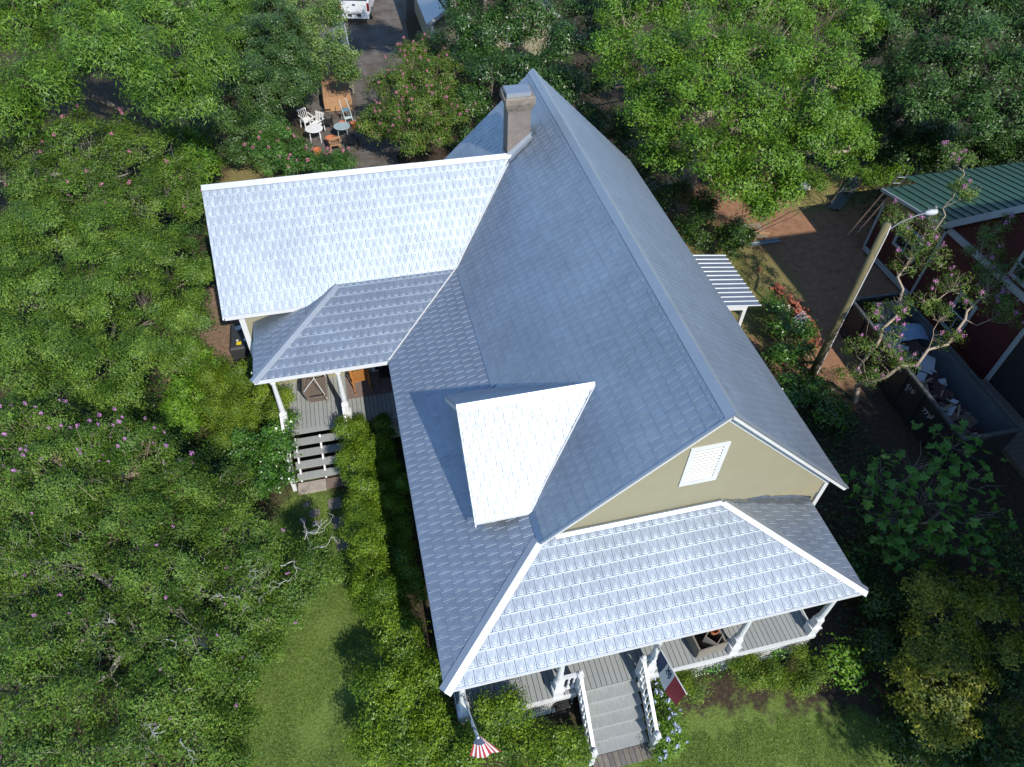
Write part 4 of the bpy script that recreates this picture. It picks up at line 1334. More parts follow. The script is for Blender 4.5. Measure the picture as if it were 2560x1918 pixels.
# ------------------------------------------------------------------ dumpster and debris
DL, DW2, DH = 6.72, 1.04, 1.6
dump = thing('dumpster', 'long black open dumpster with white numbers beside the red barn', 'dumpster', (12.04, 8.08, 0), R(-1.7))
one('floor', lambda mb: mb.box((-DW2 + 0.03, -DL / 2 + 0.03, 0.12), (DW2 - 0.03, DL / 2 - 0.03, 0.2)), 'dumpster_in', dump)
for s in (-1, 1):
    w = one('side_wall', lambda mb: mb.box((min(s * DW2, s * (DW2 - 0.04)), -DL / 2, 0.12), (max(s * DW2, s * (DW2 - 0.04)), DL / 2, DH - 0.05)), ['dumpster_black'], dump)
    one('liner', lambda mb: mb.box((min(s * (DW2 - 0.042), s * (DW2 - 0.06)), -DL / 2 + 0.05, 0.2), (max(s * (DW2 - 0.042), s * (DW2 - 0.06)), DL / 2 - 0.05, DH - 0.06)), 'dumpster_in', w)
    for k in range(8):
        yy = -DL / 2 + 0.1 + k * (DL - 0.2) / 7
        one('rib', lambda mb: mb.box((min(s * DW2, s * (DW2 + 0.07)), yy - 0.05, 0.1), (max(s * DW2, s * (DW2 + 0.07)), yy + 0.05, DH - 0.06)), 'dumpster_black', w)
    one('rim', lambda mb: mb.box((s * DW2 - 0.06, -DL / 2 - 0.05, DH - 0.05), (s * DW2 + 0.06, DL / 2 + 0.05, DH + 0.05)), 'dumpster_rim', w)
for s in (-1, 1):
    w = one('end_wall', lambda mb: mb.box((-DW2 + 0.05, s * DL / 2 - 0.03, 0.12), (DW2 - 0.05, s * DL / 2 + 0.03, DH - 0.05)), 'dumpster_black', dump)
    one('rim', lambda mb: mb.box((-DW2 + 0.065, s * DL / 2 - 0.05, DH - 0.045), (DW2 - 0.065, s * DL / 2 + 0.05, DH + 0.045)), 'dumpster_rim', w)
one('skid', lambda mb: [mb.box((s * 0.7 - 0.08, -DL / 2, 0), (s * 0.7 + 0.08, DL / 2, 0.119)) for s in (-1, 1)], 'black_metal', dump)
def lettering(txt, size, M, name, parent, mat):
    cu = bpy.data.curves.new(name, 'FONT')
    cu.body = txt
    cu.size = size
    cu.extrude = 0.002
    to = bpy.data.objects.new(name, cu)
    me = bpy.data.meshes.new_from_object(to)
    bpy.data.objects.remove(to)
    me.materials.clear()
    me.materials.append(MATS[mat])
    return link(name, me, parent, M)
ROTL = Matrix(((0, 0, -1, 0), (-1, 0, 0, 0), (0, 1, 0, 0), (0, 0, 0, 1)))
for txt, y, zz, s in (('66', 0.05, 1.28, 0.2), ("616'", -0.62, 1.10, 0.26), ("773'", -1.62, 0.98, 0.26), ('Phone', -0.5, 1.36, 0.1)):
    if txt == 'Phone':
        continue
    lettering(txt, s, Matrix.Translation((-DW2 - 0.004, y, zz)) @ ROTL, 'number', dump, 'white_print')
rd = random.Random(5)
def lp(x, y, zz):
    return dump.matrix_basis @ Vector((x, y, zz)) if False else Matrix.Translation((12.04, 8.08, 0)) @ Matrix.Rotation(R(-1.7), 4, 'Z') @ Vector((x, y, zz))
# heap of fill that carries the pieces
def heap(mb):
    nx, ny = 12, 34
    P = [[None] * (ny + 1) for _ in range(nx + 1)]
    for i in range(nx + 1):
        for j in range(ny + 1):
            x, y = -0.95 + 1.9 * i / nx, -3.25 + 6.5 * j / ny
            prof = 0.75 + 0.35 * math.sin(j * 0.33 + 0.5)
            side = 1.0 - 0.75 * max(0, (i / nx - 0.40)) / 0.6 if j < 22 else 1.0
            h = max(0.22, prof * side + rd.uniform(-0.10, 0.12))
            if i in (0, nx) or j in (0, ny):
                h = min(h, 0.5)
            P[i][j] = lp(x, y, h)
    for i in range(nx):
        for j in range(ny):
            mb.face([P[i][j], P[i + 1][j], P[i + 1][j + 1], P[i][j + 1]])
hp = one('debris_fill', heap, 'debris_brown')
hp['kind'] = 'stuff'
tag(hp, 'loose brown building rubble filling the dumpster', 'rubble')
def debris(n, mat, sx, sy, sz, label, cat, name, xr, yr, zr, grp, tilt=0.4):
    for k in range(n):
        L, W_, T_ = rd.uniform(*sx), rd.uniform(*sy), rd.uniform(*sz)
        o = one(name, lambda mb: mb.box((-L / 2, -W_ / 2, -T_ / 2), (L / 2, W_ / 2, T_ / 2)), mat)
        o.location = lp(rd.uniform(*xr), rd.uniform(*yr), rd.uniform(*zr))
        o.rotation_euler = (rd.uniform(-tilt, tilt), rd.uniform(-tilt, tilt), rd.uniform(0, 6.28))
        tag(o, label, cat, grp)
debris(26, 'debris_red', (0.3, 0.8), (0.18, 0.5), (0.01, 0.03), 'broken dark red siding board thrown in the dumpster', 'board', 'siding_scrap', (-0.75, 0.2), (-3.0, 0.8), (0.85, 1.2), 'red siding scraps')
debris(16, 'debris_white', (0.15, 0.5), (0.1, 0.3), (0.004, 0.012), 'pale torn sheet of scrap lying in the dumpster', 'scrap', 'sheet_scrap', (-0.7, 0.35), (-2.9, 1.2), (0.95, 1.25), 'pale sheet scraps')
debris(22, 'pallet_wood', (0.5, 1.2), (0.05, 0.12), (0.02, 0.04), 'splintered bare wood lath thrown in the dumpster', 'lath', 'wood_lath', (-0.75, 0.2), (-3.1, 1.0), (0.95, 1.25), 'wood laths')
debris(14, 'debris_brown', (0.3, 0.7), (0.15, 0.4), (0.02, 0.05), 'brown plywood offcut in the dumpster rubble', 'offcut', 'plywood_scrap', (-0.7, 0.3), (-3.0, 1.5), (0.85, 1.15), 'plywood offcuts')
# slatted pallet and bent metal sheets at the far end of the dumpster
t = thing('wooden_pallet', 'grey slatted pallet leaning at the far end of the dumpster', 'pallet', lp(0.15, 2.45, 1.42), R(-8))
t.rotation_euler = (R(28), 0, R(-8))
for k in range(6):
    one('slat', lambda mb: mb.box((-0.62 + k * 0.21, -0.55, 0.05), (-0.45 + k * 0.21, 0.55, 0.075)), 'pallet_wood', t)
one('stringer', lambda mb: [mb.box((-0.62, s - 0.03, -0.04), (0.60, s + 0.03, 0.049)) for s in (-0.5, 0, 0.5)], 'pallet_wood', t)
def bent(L, W_, seed):
    def f(mb):
        r_ = random.Random(seed)
        n = 10
        ph = r_.uniform(0, 3)
        for k in range(n):
            a, b = -L / 2 + L * k / n, -L / 2 + L * (k + 1) / n
            za, zb = 0.10 * math.sin(a * 4 + ph), 0.10 * math.sin(b * 4 + ph)
            mb.face([(a, -W_ / 2, za), (b, -W_ / 2, zb), (b, W_ / 2, zb + 0.03), (a, W_ / 2, za + 0.03)])
    return f
for k, (x, y, zz, L, W_, m, a) in enumerate([(-0.35, 1.62, 1.45, 1.35, 0.35, 'galvanised', -0.5), (0.25, 1.5, 1.42, 1.3, 0.7, 'tarp_blue', -0.2), (-0.55, 1.2, 1.3, 1.2, 0.4, 'debris_white', -0.7), (0.15, 0.1, 1.25, 0.8, 0.5, 'debris_white', 0.9), (0.3, 2.2, 1.4, 0.8, 0.6, 'black_metal', 0.3)]):
    o = one('bent_sheet', bent(L, W_, k), m)
    o.location = lp(x, y, zz)
    o.rotation_euler = (0.1, 0.05, a)
    tag(o, ['bent silver metal sheet on top of the dumpster load', 'blue plastic tarp crumpled in the dumpster', 'pale curved panel lying against the dumpster rim', 'white crumpled sheeting in the middle of the dumpster', 'black plastic bag by the pallet in the dumpster'][k], ['sheet', 'tarp', 'panel', 'sheeting', 'bag'][k])

# ------------------------------------------------------------------ utility pole with lamp
t = thing('utility_pole', 'greenish timber utility pole with a lamp arm in front of the barn', 'utility pole', (8.9, 9.52, 0))
one('pole', lambda mb: mb.tube([(0, 0, 0), (0.0, -0.02, 2.2), (0, -0.04, 4.4), (0, -0.06, 6.7)], [0.128, 0.12, 0.112, 0.10], 14), 'pole_wood', t, True)
one('conduit', lambda mb: mb.tube([(0.17, -0.05, 0.1), (0.165, -0.06, 3), (0.15, -0.09, 6.3), (0.16, -0.05, 6.6)], 0.022, 6), 'pvc_white', t)
one('lamp_arm', lambda mb: mb.tube([(0.1, -0.04, 6.35), (0.5, 0.0, 6.62), (1.1, 0.10, 6.72), (1.5, 0.16, 6.72)], 0.02, 8), 'grey_panel', t)
lh = one('lamp_head', lambda mb: mb.lathe([(0.02, -0.08), (0.06, -0.05), (0.09, 0.08), (0.105, 0.22), (0.08, 0.32), (0.02, 0.36)], (1.5, 0.16, 6.72), 12, axis=Matrix.Rotation(R(90), 3, 'Y')), 'barn_trim', t, True)
one('photocell', lambda mb: mb.lathe([(0.05, 0), (0.05, 0.06), (0.02, 0.08)], (1.72, 0.16, 6.85), 8), 'grey_panel', lh)
# ladder
t = thing('ladder', 'aluminium extension ladder leaning on the green barn roof edge', 'ladder', (15.25, 17.0, 0))
p0, p1, q0, q1 = Vector((-0.23, 0.05, 0)), Vector((0.30, -0.66, 3.5)), Vector((0.20, 0.05, 0)), Vector((0.72, -0.66, 3.45))
one('rail', lambda mb: mb.bar(p0, p1, 0.03, 0.07, (0, 1, 0)), 'alu', t)
one('rail', lambda mb: mb.bar(q0, q1, 0.03, 0.07, (0, 1, 0)), 'alu', t)
for k in range(11):
    f = (k + 0.6) / 11.2
    one('rung', lambda mb: mb.tube([p0.lerp(p1, f), q0.lerp(q1, f)], 0.016, 6), 'alu', t)
# metal channel pieces lying on the ground
for k in range(3):
    a, b = Vector((15.25 + 0.16 * k, 19.10 - 0.13 * k, 0.04)), Vector((17.95 + 0.16 * k, 21.3 - 0.13 * k, 0.04))
    def chn(mb):
        dd = (b - a).normalized()
        s = Vector((-dd.y, dd.x, 0))
        for u0, u1, h0, h1 in ((-0.08, 0.08, 0.02, 0.02), (-0.08, -0.08, 0.02, 0.12), (0.08, 0.08, 0.02, 0.12)):
            o0, o1 = s * u0 + Vector((0, 0, h0 + 0.03 * k)), s * u1 + Vector((0, 0, h1 + 0.03 * k))
            t_ = Vector((0, 0, 0.008)) if u0 != u1 else s * 0.008
            mb.add([a + o0, b + o0, b + o1, a + o1, a + o0 + t_, b + o0 + t_, b + o1 + t_, a + o1 + t_], [(0, 1, 2, 3), (4, 7, 6, 5), (0, 4, 5, 1), (3, 2, 6, 7), (0, 3, 7, 4), (1, 5, 6, 2)])
    tag(one('metal_channel', chn, 'galvanised'), 'long silver metal channel lying on the clay yard near the barn', 'metal channel', 'metal channels on the yard')
# pallet stack under the big tree
t = thing('wooden_pallet', 'pale flat pallet lying on the clay under the bright green oak', 'pallet', (10.75, 18.15, 0), R(-6))
for k in range(7):
    one('slat', lambda mb: mb.box((-0.6, -0.55 + k * 0.16, 0.11), (0.6, -0.44 + k * 0.16, 0.13)), 'pallet_wood', t)
one('stringer', lambda mb: [mb.box((s - 0.04, -0.56, 0), (s + 0.04, 0.52, 0.109)) for s in (-0.5, 0, 0.5)], 'pallet_wood', t)
for k in range(3):
    o = one('board_scrap', lambda mb: mb.box((-0.35 + 0.1 * k, -0.06, 0), (0.35, 0.06, 0.03)), 'tan_wood')
    o.location = (10.7 + 0.2 * k, 18.25 - 0.22 * k, 0.13 + 0.012 * k)
    o.rotation_euler = (0, 0, 0.2 - 0.25 * k)
    tag(o, 'short tan board on top of the pale pallet', 'board', 'boards on the pallet')
tag(one('gutter_length', lambda mb: (mb.box((10.3, 17.18, 0.0), (11.75, 17.24, 0.09)), mb.box((10.3, 17.24, 0.0), (11.75, 17.40, 0.02)), mb.box((10.3, 17.40, 0.0), (11.75, 17.45, 0.07))), 'galvanised'), 'silver gutter length lying in front of the pale pallet', 'gutter')
def bagf(mb):
    r_ = random.Random(9)
    ring_ = []
    for i in range(6):
        th = math.pi * i / 10
        ring_.append([(0.30 * math.cos(th) * math.cos(a) * r_.uniform(0.8, 1.2), 0.26 * math.cos(th) * math.sin(a) * r_.uniform(0.8, 1.2), 0.28 * math.sin(th)) for a in [2 * math.pi * k / 10 for k in range(10)]])
    for a, b in zip(ring_[:-1], ring_[1:]):
        for k in range(10):
            mb.face([a[k], a[(k + 1) % 10], b[(k + 1) % 10], b[k]])
o = one('plastic_sack', bagf, 'plastic_white')
o.location = (15.07, 21.04, 0)
tag(o, 'white crumpled plastic sack on the clay by the oak', 'sack')
# brick pile
t = thing('brick_pile', 'tumbled heap of red bricks along the shrub bed in the yard', 'brick pile', (9.95, 12.6, 0))
bme = MB()
bme.box((-0.1, -0.05, -0.033), (0.1, 0.05, 0.033))
bme = bme.mesh('brick', 'brick')
rb = random.Random(4)
for k in range(150):
    f = rb.random()
    y = 1.75 - 3.6 * f
    x = 0.22 * math.sin(f * 4) + rb.gauss(0, 0.17)
    lay = rb.choice((0, 0, 0, 1, 1, 2))
    M = Matrix.Translation((x * (1 - 0.2 * lay), y, 0.05 + 0.075 * lay)) @ Matrix.Rotation(rb.uniform(0, 6.28), 4, 'Z') @ Matrix.Rotation(rb.gauss(0, 0.3), 4, 'X') @ Matrix.Rotation(rb.gauss(0, 0.25), 4, 'Y')
    link('brick', bme, t, M)
def latp(mb):
    for k in range(6):
        mb.box((-0.3 + k * 0.11, -0.22, 0.0), (-0.27 + k * 0.11, 0.22, 0.008))
    for k in range(5):
        mb.box((-0.32, -0.22 + k * 0.1, 0.009), (0.3, -0.19 + k * 0.1, 0.017))
o = one('lattice_scrap', latp, 'white_paint')
o.location = (9.72, 12.0, 0.42)
o.rotation_euler = (0.5, -0.15, 0.4)
tag(o, 'small white lattice scrap lying on the shrubs by the bricks', 'lattice')
# loose bricks on the clay
o = link('brick', bme, None, Matrix.Translation((9.9, 15.6, 0.04)) @ Matrix.Rotation(0.7, 4, 'Z'))
tag(o, 'single red brick lying alone on the clay yard', 'brick')
# sawhorse frame in the shade
t = thing('work_table', 'grey open timber table frame in deep shade behind the yard', 'table', (18.95, 22.0, 0), R(-12))
one('top_rail', lambda mb: (mb.box((-0.85, -0.4, 0.88), (0.85, -0.32, 0.95)), mb.box((-0.85, 0.32, 0.88), (0.85, 0.4, 0.95)), mb.box((-0.85, -0.319, 0.88), (-0.78, 0.319, 0.95)), mb.box((0.78, -0.319, 0.88), (0.85, 0.319, 0.95))), 'grey_wood', t)
for sx in (-0.8, 0.0, 0.8):
    for sy in (-0.36, 0.36):
        one('leg', lambda mb: mb.box((sx - 0.035, sy - 0.035, 0), (sx + 0.035, sy + 0.035, 0.879)), 'grey_wood', t)

# ------------------------------------------------------------------ back yard and driveway
t = thing('garden_shelter', 'flat grey panel roof shelter on posts half covered by vines', 'shelter', (-6.6, 38.0, 0))
for k in range(4):
    one('roof_panel', lambda mb: mb.box((-1.0, -2.95 + k * 1.48, 2.38), (1.15, -1.5 + k * 1.48, 2.43)), 'grey_panel', t)
for sx in (-0.9, 1.05):
    for sy in (-2.8, 0.0, 2.8):
        one('post', lambda mb: mb.box((sx - 0.05, sy - 0.05, 0), (sx + 0.05, sy + 0.05, 2.379)), 'grey_wood', t)
one('roof_edge', lambda mb: (mb.box((1.152, -2.97, 2.35), (1.19, 2.98, 2.45)), mb.box((-1.04, -2.97, 2.35), (-1.002, 2.98, 2.45))), 'worn_white', t)
t = thing('potting_bench', 'wide tan wooden slat bench beside the gravel drive', 'bench', (-6.5, 34.6, 0))
for k in range(10):
    one('slat', lambda mb: mb.box((-0.72 + k * 0.145, -1.45, 0.80), (-0.585 + k * 0.145, 1.45, 0.84)), 'tan_wood', t)
one('front_panel', lambda mb: mb.box((-0.74, -1.47, 0.05), (0.74, -1.452, 0.799)), 'tan_wood', t)
one('side_panel', lambda mb: mb.box((0.735, -1.45, 0.05), (0.76, 1.45, 0.80)), 'old_wood', t)
one('side_panel', lambda mb: mb.box((-0.76, -1.45, 0.05), (-0.735, 1.45, 0.80)), 'old_wood', t)

def plastic_chair(name, label, loc, rz, mat='plastic_white', group=None):
    t = thing(name, label, 'chair', loc, rz, group)
    one('seat', lambda mb: mb.box((-0.25, -0.25, 0.40), (0.25, 0.25, 0.44)), mat, t)
    one('backrest', lambda mb: [mb.bar((-0.23, -0.2 + k * 0.1, 0.44), (-0.36, -0.22 + k * 0.11, 0.86), 0.06, 0.02, (0, 1, 0)) for k in range(5)] + [mb.bar((-0.36, -0.27, 0.87), (-0.36, 0.27, 0.87), 0.03, 0.08)], mat, t)
    for s in (-0.27, 0.27):
        one('armrest', lambda mb: mb.box((-0.30, s - 0.03, 0.62), (0.22, s + 0.03, 0.65)), mat, t)
    for sx in (-0.22, 0.22):
        for sy in (-0.24, 0.24):
            one('leg', lambda mb: mb.bar((sx * 1.15, sy * 1.1, 0), (sx, sy, 0.62 if sx > 0 else 0.44), 0.05, 0.04), mat, t)
    return t
plastic_chair('patio_chair', 'white plastic patio chair pushed against the leafy shrub', (-8.25, 31.7, 0), R(-60))
plastic_chair('patio_chair', 'white plastic patio chair turned towards the round white table', (-7.75, 31.2, 0), R(-130))
def round_table(name, label, loc, r, h, mat, tilt=0):
    t = thing(name, label, 'table', loc)
    t.rotation_euler = (tilt, 0, 0)
    one('table_top', lambda mb: mb.lathe([(r * 0.96, h - 0.03), (r, h - 0.015), (r, h), (r * 0.97, h + 0.008), (0.001, h + 0.008)], n=24), mat, t)
    for k in range(4):
        a = math.pi / 4 + k * math.pi / 2
        one('leg', lambda mb: mb.tube([(r * 0.75 * math.cos(a), r * 0.75 * math.sin(a), h - 0.03), (r * 0.8 * math.cos(a), r * 0.8 * math.sin(a), 0)], 0.022, 6), mat, t)
    return t
round_table('patio_table', 'round white plastic table in front of the white chairs', (-7.9, 30.2, 0), 0.45, 0.68, 'plastic_white')
round_table('garden_table', 'round grey blue metal table on the gravel patio', (-6.5, 30.15, 0), 0.42, 0.7, 'table_blue')
t = thing('step_stool', 'pale blue folding step stool with curved handles on the patio', 'step stool', (-6.15, 31.9, 0), R(20))
for s in (-0.2, 0.2):
    one('frame', lambda mb: mb.tube([(s, -0.35, 0), (s, 0.05, 0.75), (s, 0.2, 1.05), (s * 0.7, 0.3, 1.15)], 0.02, 6), 'frame_blue', t)
    one('rear_leg', lambda mb: mb.tube([(s, 0.35, 0), (s, 0.03, 0.7)], 0.018, 6), 'frame_blue', t)
one('step', lambda mb: mb.box((-0.2, -0.05, 0.62), (0.2, 0.25, 0.66)), 'seat_blue', t)
one('step', lambda mb: mb.box((-0.2, -0.28, 0.30), (0.2, -0.06, 0.33)), 'frame_blue', t)
pot((-6.45, 31.35, 0), 0.17, 0.3, 'terracotta pot standing beside the pale blue step stool', 'pots by the step stool')
pot((-5.85, 31.2, 0), 0.17, 0.3, 'terracotta pot standing beside the pale blue step stool', 'pots by the step stool')
pot((-7.15, 29.6, 0), 0.26, 0.42, 'large terracotta pot with dry grass next to the round tables')
plastic_chair('wicker_chair', 'tan wicker chair in front of the large terracotta pot', (-7.0, 29.0, 0), R(100), 'tan_wood')
plastic_chair('metal_chair', 'black metal chair on the gravel between the two tables', (-7.2, 31.3, 0), R(-90), 'black_metal')
plastic_chair('metal_chair', 'black metal chair behind the wicker chair near the myrtle', (-6.1, 29.1, 0), R(80), 'black_metal')
pot((-7.9, 28.7, 0), 0.2, 0.36, 'pale stone-coloured pot among the pink oleander leaves')

# pickup truck
t = thing('pickup_truck', 'white pickup truck parked tail towards the house on the gravel drive', 'truck', (-4.55, 45.0, 0), R(-13))
def tbody(mb):
    mb.box((-0.98, 0.12, 0.62), (0.98, 5.7, 1.12))
    mb.box((-0.98, 0.12, 1.121), (-0.86, 2.2, 1.42))
    mb.box((0.86, 0.12, 1.121), (0.98, 2.2, 1.42))
    mb.box((-0.98, 4.45, 1.121), (0.98, 5.65, 1.30))
    a = [(-0.97, 2.2, 1.121), (0.97, 2.2, 1.121), (0.97, 4.5, 1.121), (-0.97, 4.5, 1.121)]
    b = [(-0.78, 2.4, 1.92), (0.78, 2.4, 1.92), (0.78, 3.75, 1.92), (-0.78, 3.75, 1.92)]
    for i in range(4):
        mb.face([a[i], a[(i + 1) % 4], b[(i + 1) % 4], b[i]])
    mb.face(b)
one('body', tbody, 'truck_white', t)
tg = one('tailgate', lambda mb: mb.box((-0.84, 0.06, 0.72), (0.84, 0.119, 1.42)), 'truck_white', t)
one('emblem', lambda mb: mb.lathe([(0.001, 0), (0.11, 0.0), (0.11, 0.012), (0.001, 0.012)], (0, 0.058, 1.2), 20, axis=Matrix.Rotation(R(90), 3, 'X') @ Matrix.Scale(0.5, 3, (0, 1, 0))), 'blue_flag', tg)
one('bed_liner', lambda mb: mb.box((-0.855, 0.13, 1.122), (0.855, 2.19, 1.14)), 'rubber', t)
bp = one('bumper', lambda mb: (mb.box((-0.95, -0.12, 0.42), (0.95, 0.05, 0.52)), mb.box((-0.95, -0.1, 0.521), (-0.45, 0.05, 0.66)), mb.box((0.45, -0.1, 0.521), (0.95, 0.05, 0.66))), 'truck_white', t)
one('step_pad', lambda mb: mb.box((-0.449, -0.08, 0.521), (0.449, 0.05, 0.655)), 'rubber', bp)
one('license_plate', lambda mb: mb.box((-0.16, -0.092, 0.53), (0.16, -0.081, 0.65)), 'white_flag', bp)
for s in (-1, 1):
    one('tail_light', lambda mb: mb.box((s * 0.915 - 0.068, 0.05, 0.85), (s * 0.915 + 0.068, 0.13, 1.3)), 'lamp_red', t)
    for yy in (1.1, 4.7):
        w = one('wheel', lambda mb: mb.lathe([(0.22, -0.12), (0.36, -0.12), (0.38, -0.06), (0.38, 0.06), (0.36, 0.12), (0.22, 0.12)], (s * 0.87, yy, 0.38), 20, axis=Matrix.Rotation(R(90), 3, 'Y')), 'rubber', t)
        one('rim', lambda mb: mb.lathe([(0.001, -0.122), (0.21, -0.122), (0.215, 0.122), (0.001, 0.122)], (s * 0.87, yy, 0.38), 12, axis=Matrix.Rotation(R(90), 3, 'Y')), 'alu', w)
one('rear_window', lambda mb: mb.add([(-0.72, 2.275, 1.35), (0.72, 2.275, 1.35), (0.66, 2.392, 1.82), (-0.66, 2.392, 1.82)], [(0, 1, 2, 3)]), 'glass_dark', t)
one('side_window', lambda mb: [mb.add([(s * 0.936, 2.5, 1.32), (s * 0.936, 4.1, 1.32), (s * 0.826, 3.65, 1.80), (s * 0.826, 2.6, 1.80)], [(0, 1, 2, 3)]) for s in (-1, 1)], 'glass_dark', t)

# cottage behind
ct = thing('cottage', 'small cream cottage with pale blue metal roof behind the dark tree', 'cottage', (3.2, 41.5, 0))
one('wall', lambda mb: mb.box((-3.6, -3.3, 0), (3.6, 5, 2.7)), 'cream_wall', ct)
one('gable', lambda mb: mb.slab([(-3.6, -3.28, 2.701), (3.6, -3.28, 2.701), (0, -3.28, 4.9)], 0.1), 'cream_wall', ct)
for s in (-1, 1):
    rf = one('roof', lambda mb: mb.slab([(s * 4.0, -3.8, 2.45), (0, -3.8, 4.98), (0, 5.4, 4.98), (s * 4.0, 5.4, 2.45)], 0.05), 'galvanised', ct)
    one('rake_board', lambda mb: mb.bar((s * 4.0, -3.83, 2.40), (0, -3.83, 4.93), 0.04, 0.2), 'white_paint', rf)
one('corner_board', lambda mb: [mb.box((s * 3.6 - 0.08, -3.36, 0), (s * 3.6 + 0.08, -3.2, 2.44)) for s in (-1, 1)], 'white_paint', ct)
for xx in (-1.6, 1.4):
    wn = one('window', lambda mb: mb.box((xx - 0.45, -3.33, 0.9), (xx + 0.45, -3.29, 2.3)), 'glass_dark', ct)
    one('frame', lambda mb: (mb.box((xx - 0.55, -3.36, 0.8), (xx - 0.45, -3.3, 2.4)), mb.box((xx + 0.45, -3.36, 0.8), (xx + 0.55, -3.3, 2.4)), mb.box((xx - 0.449, -3.36, 2.3), (xx + 0.449, -3.3, 2.4)), mb.box((xx - 0.449, -3.36, 0.8), (xx + 0.449, -3.3, 0.9))), 'white_paint', wn)

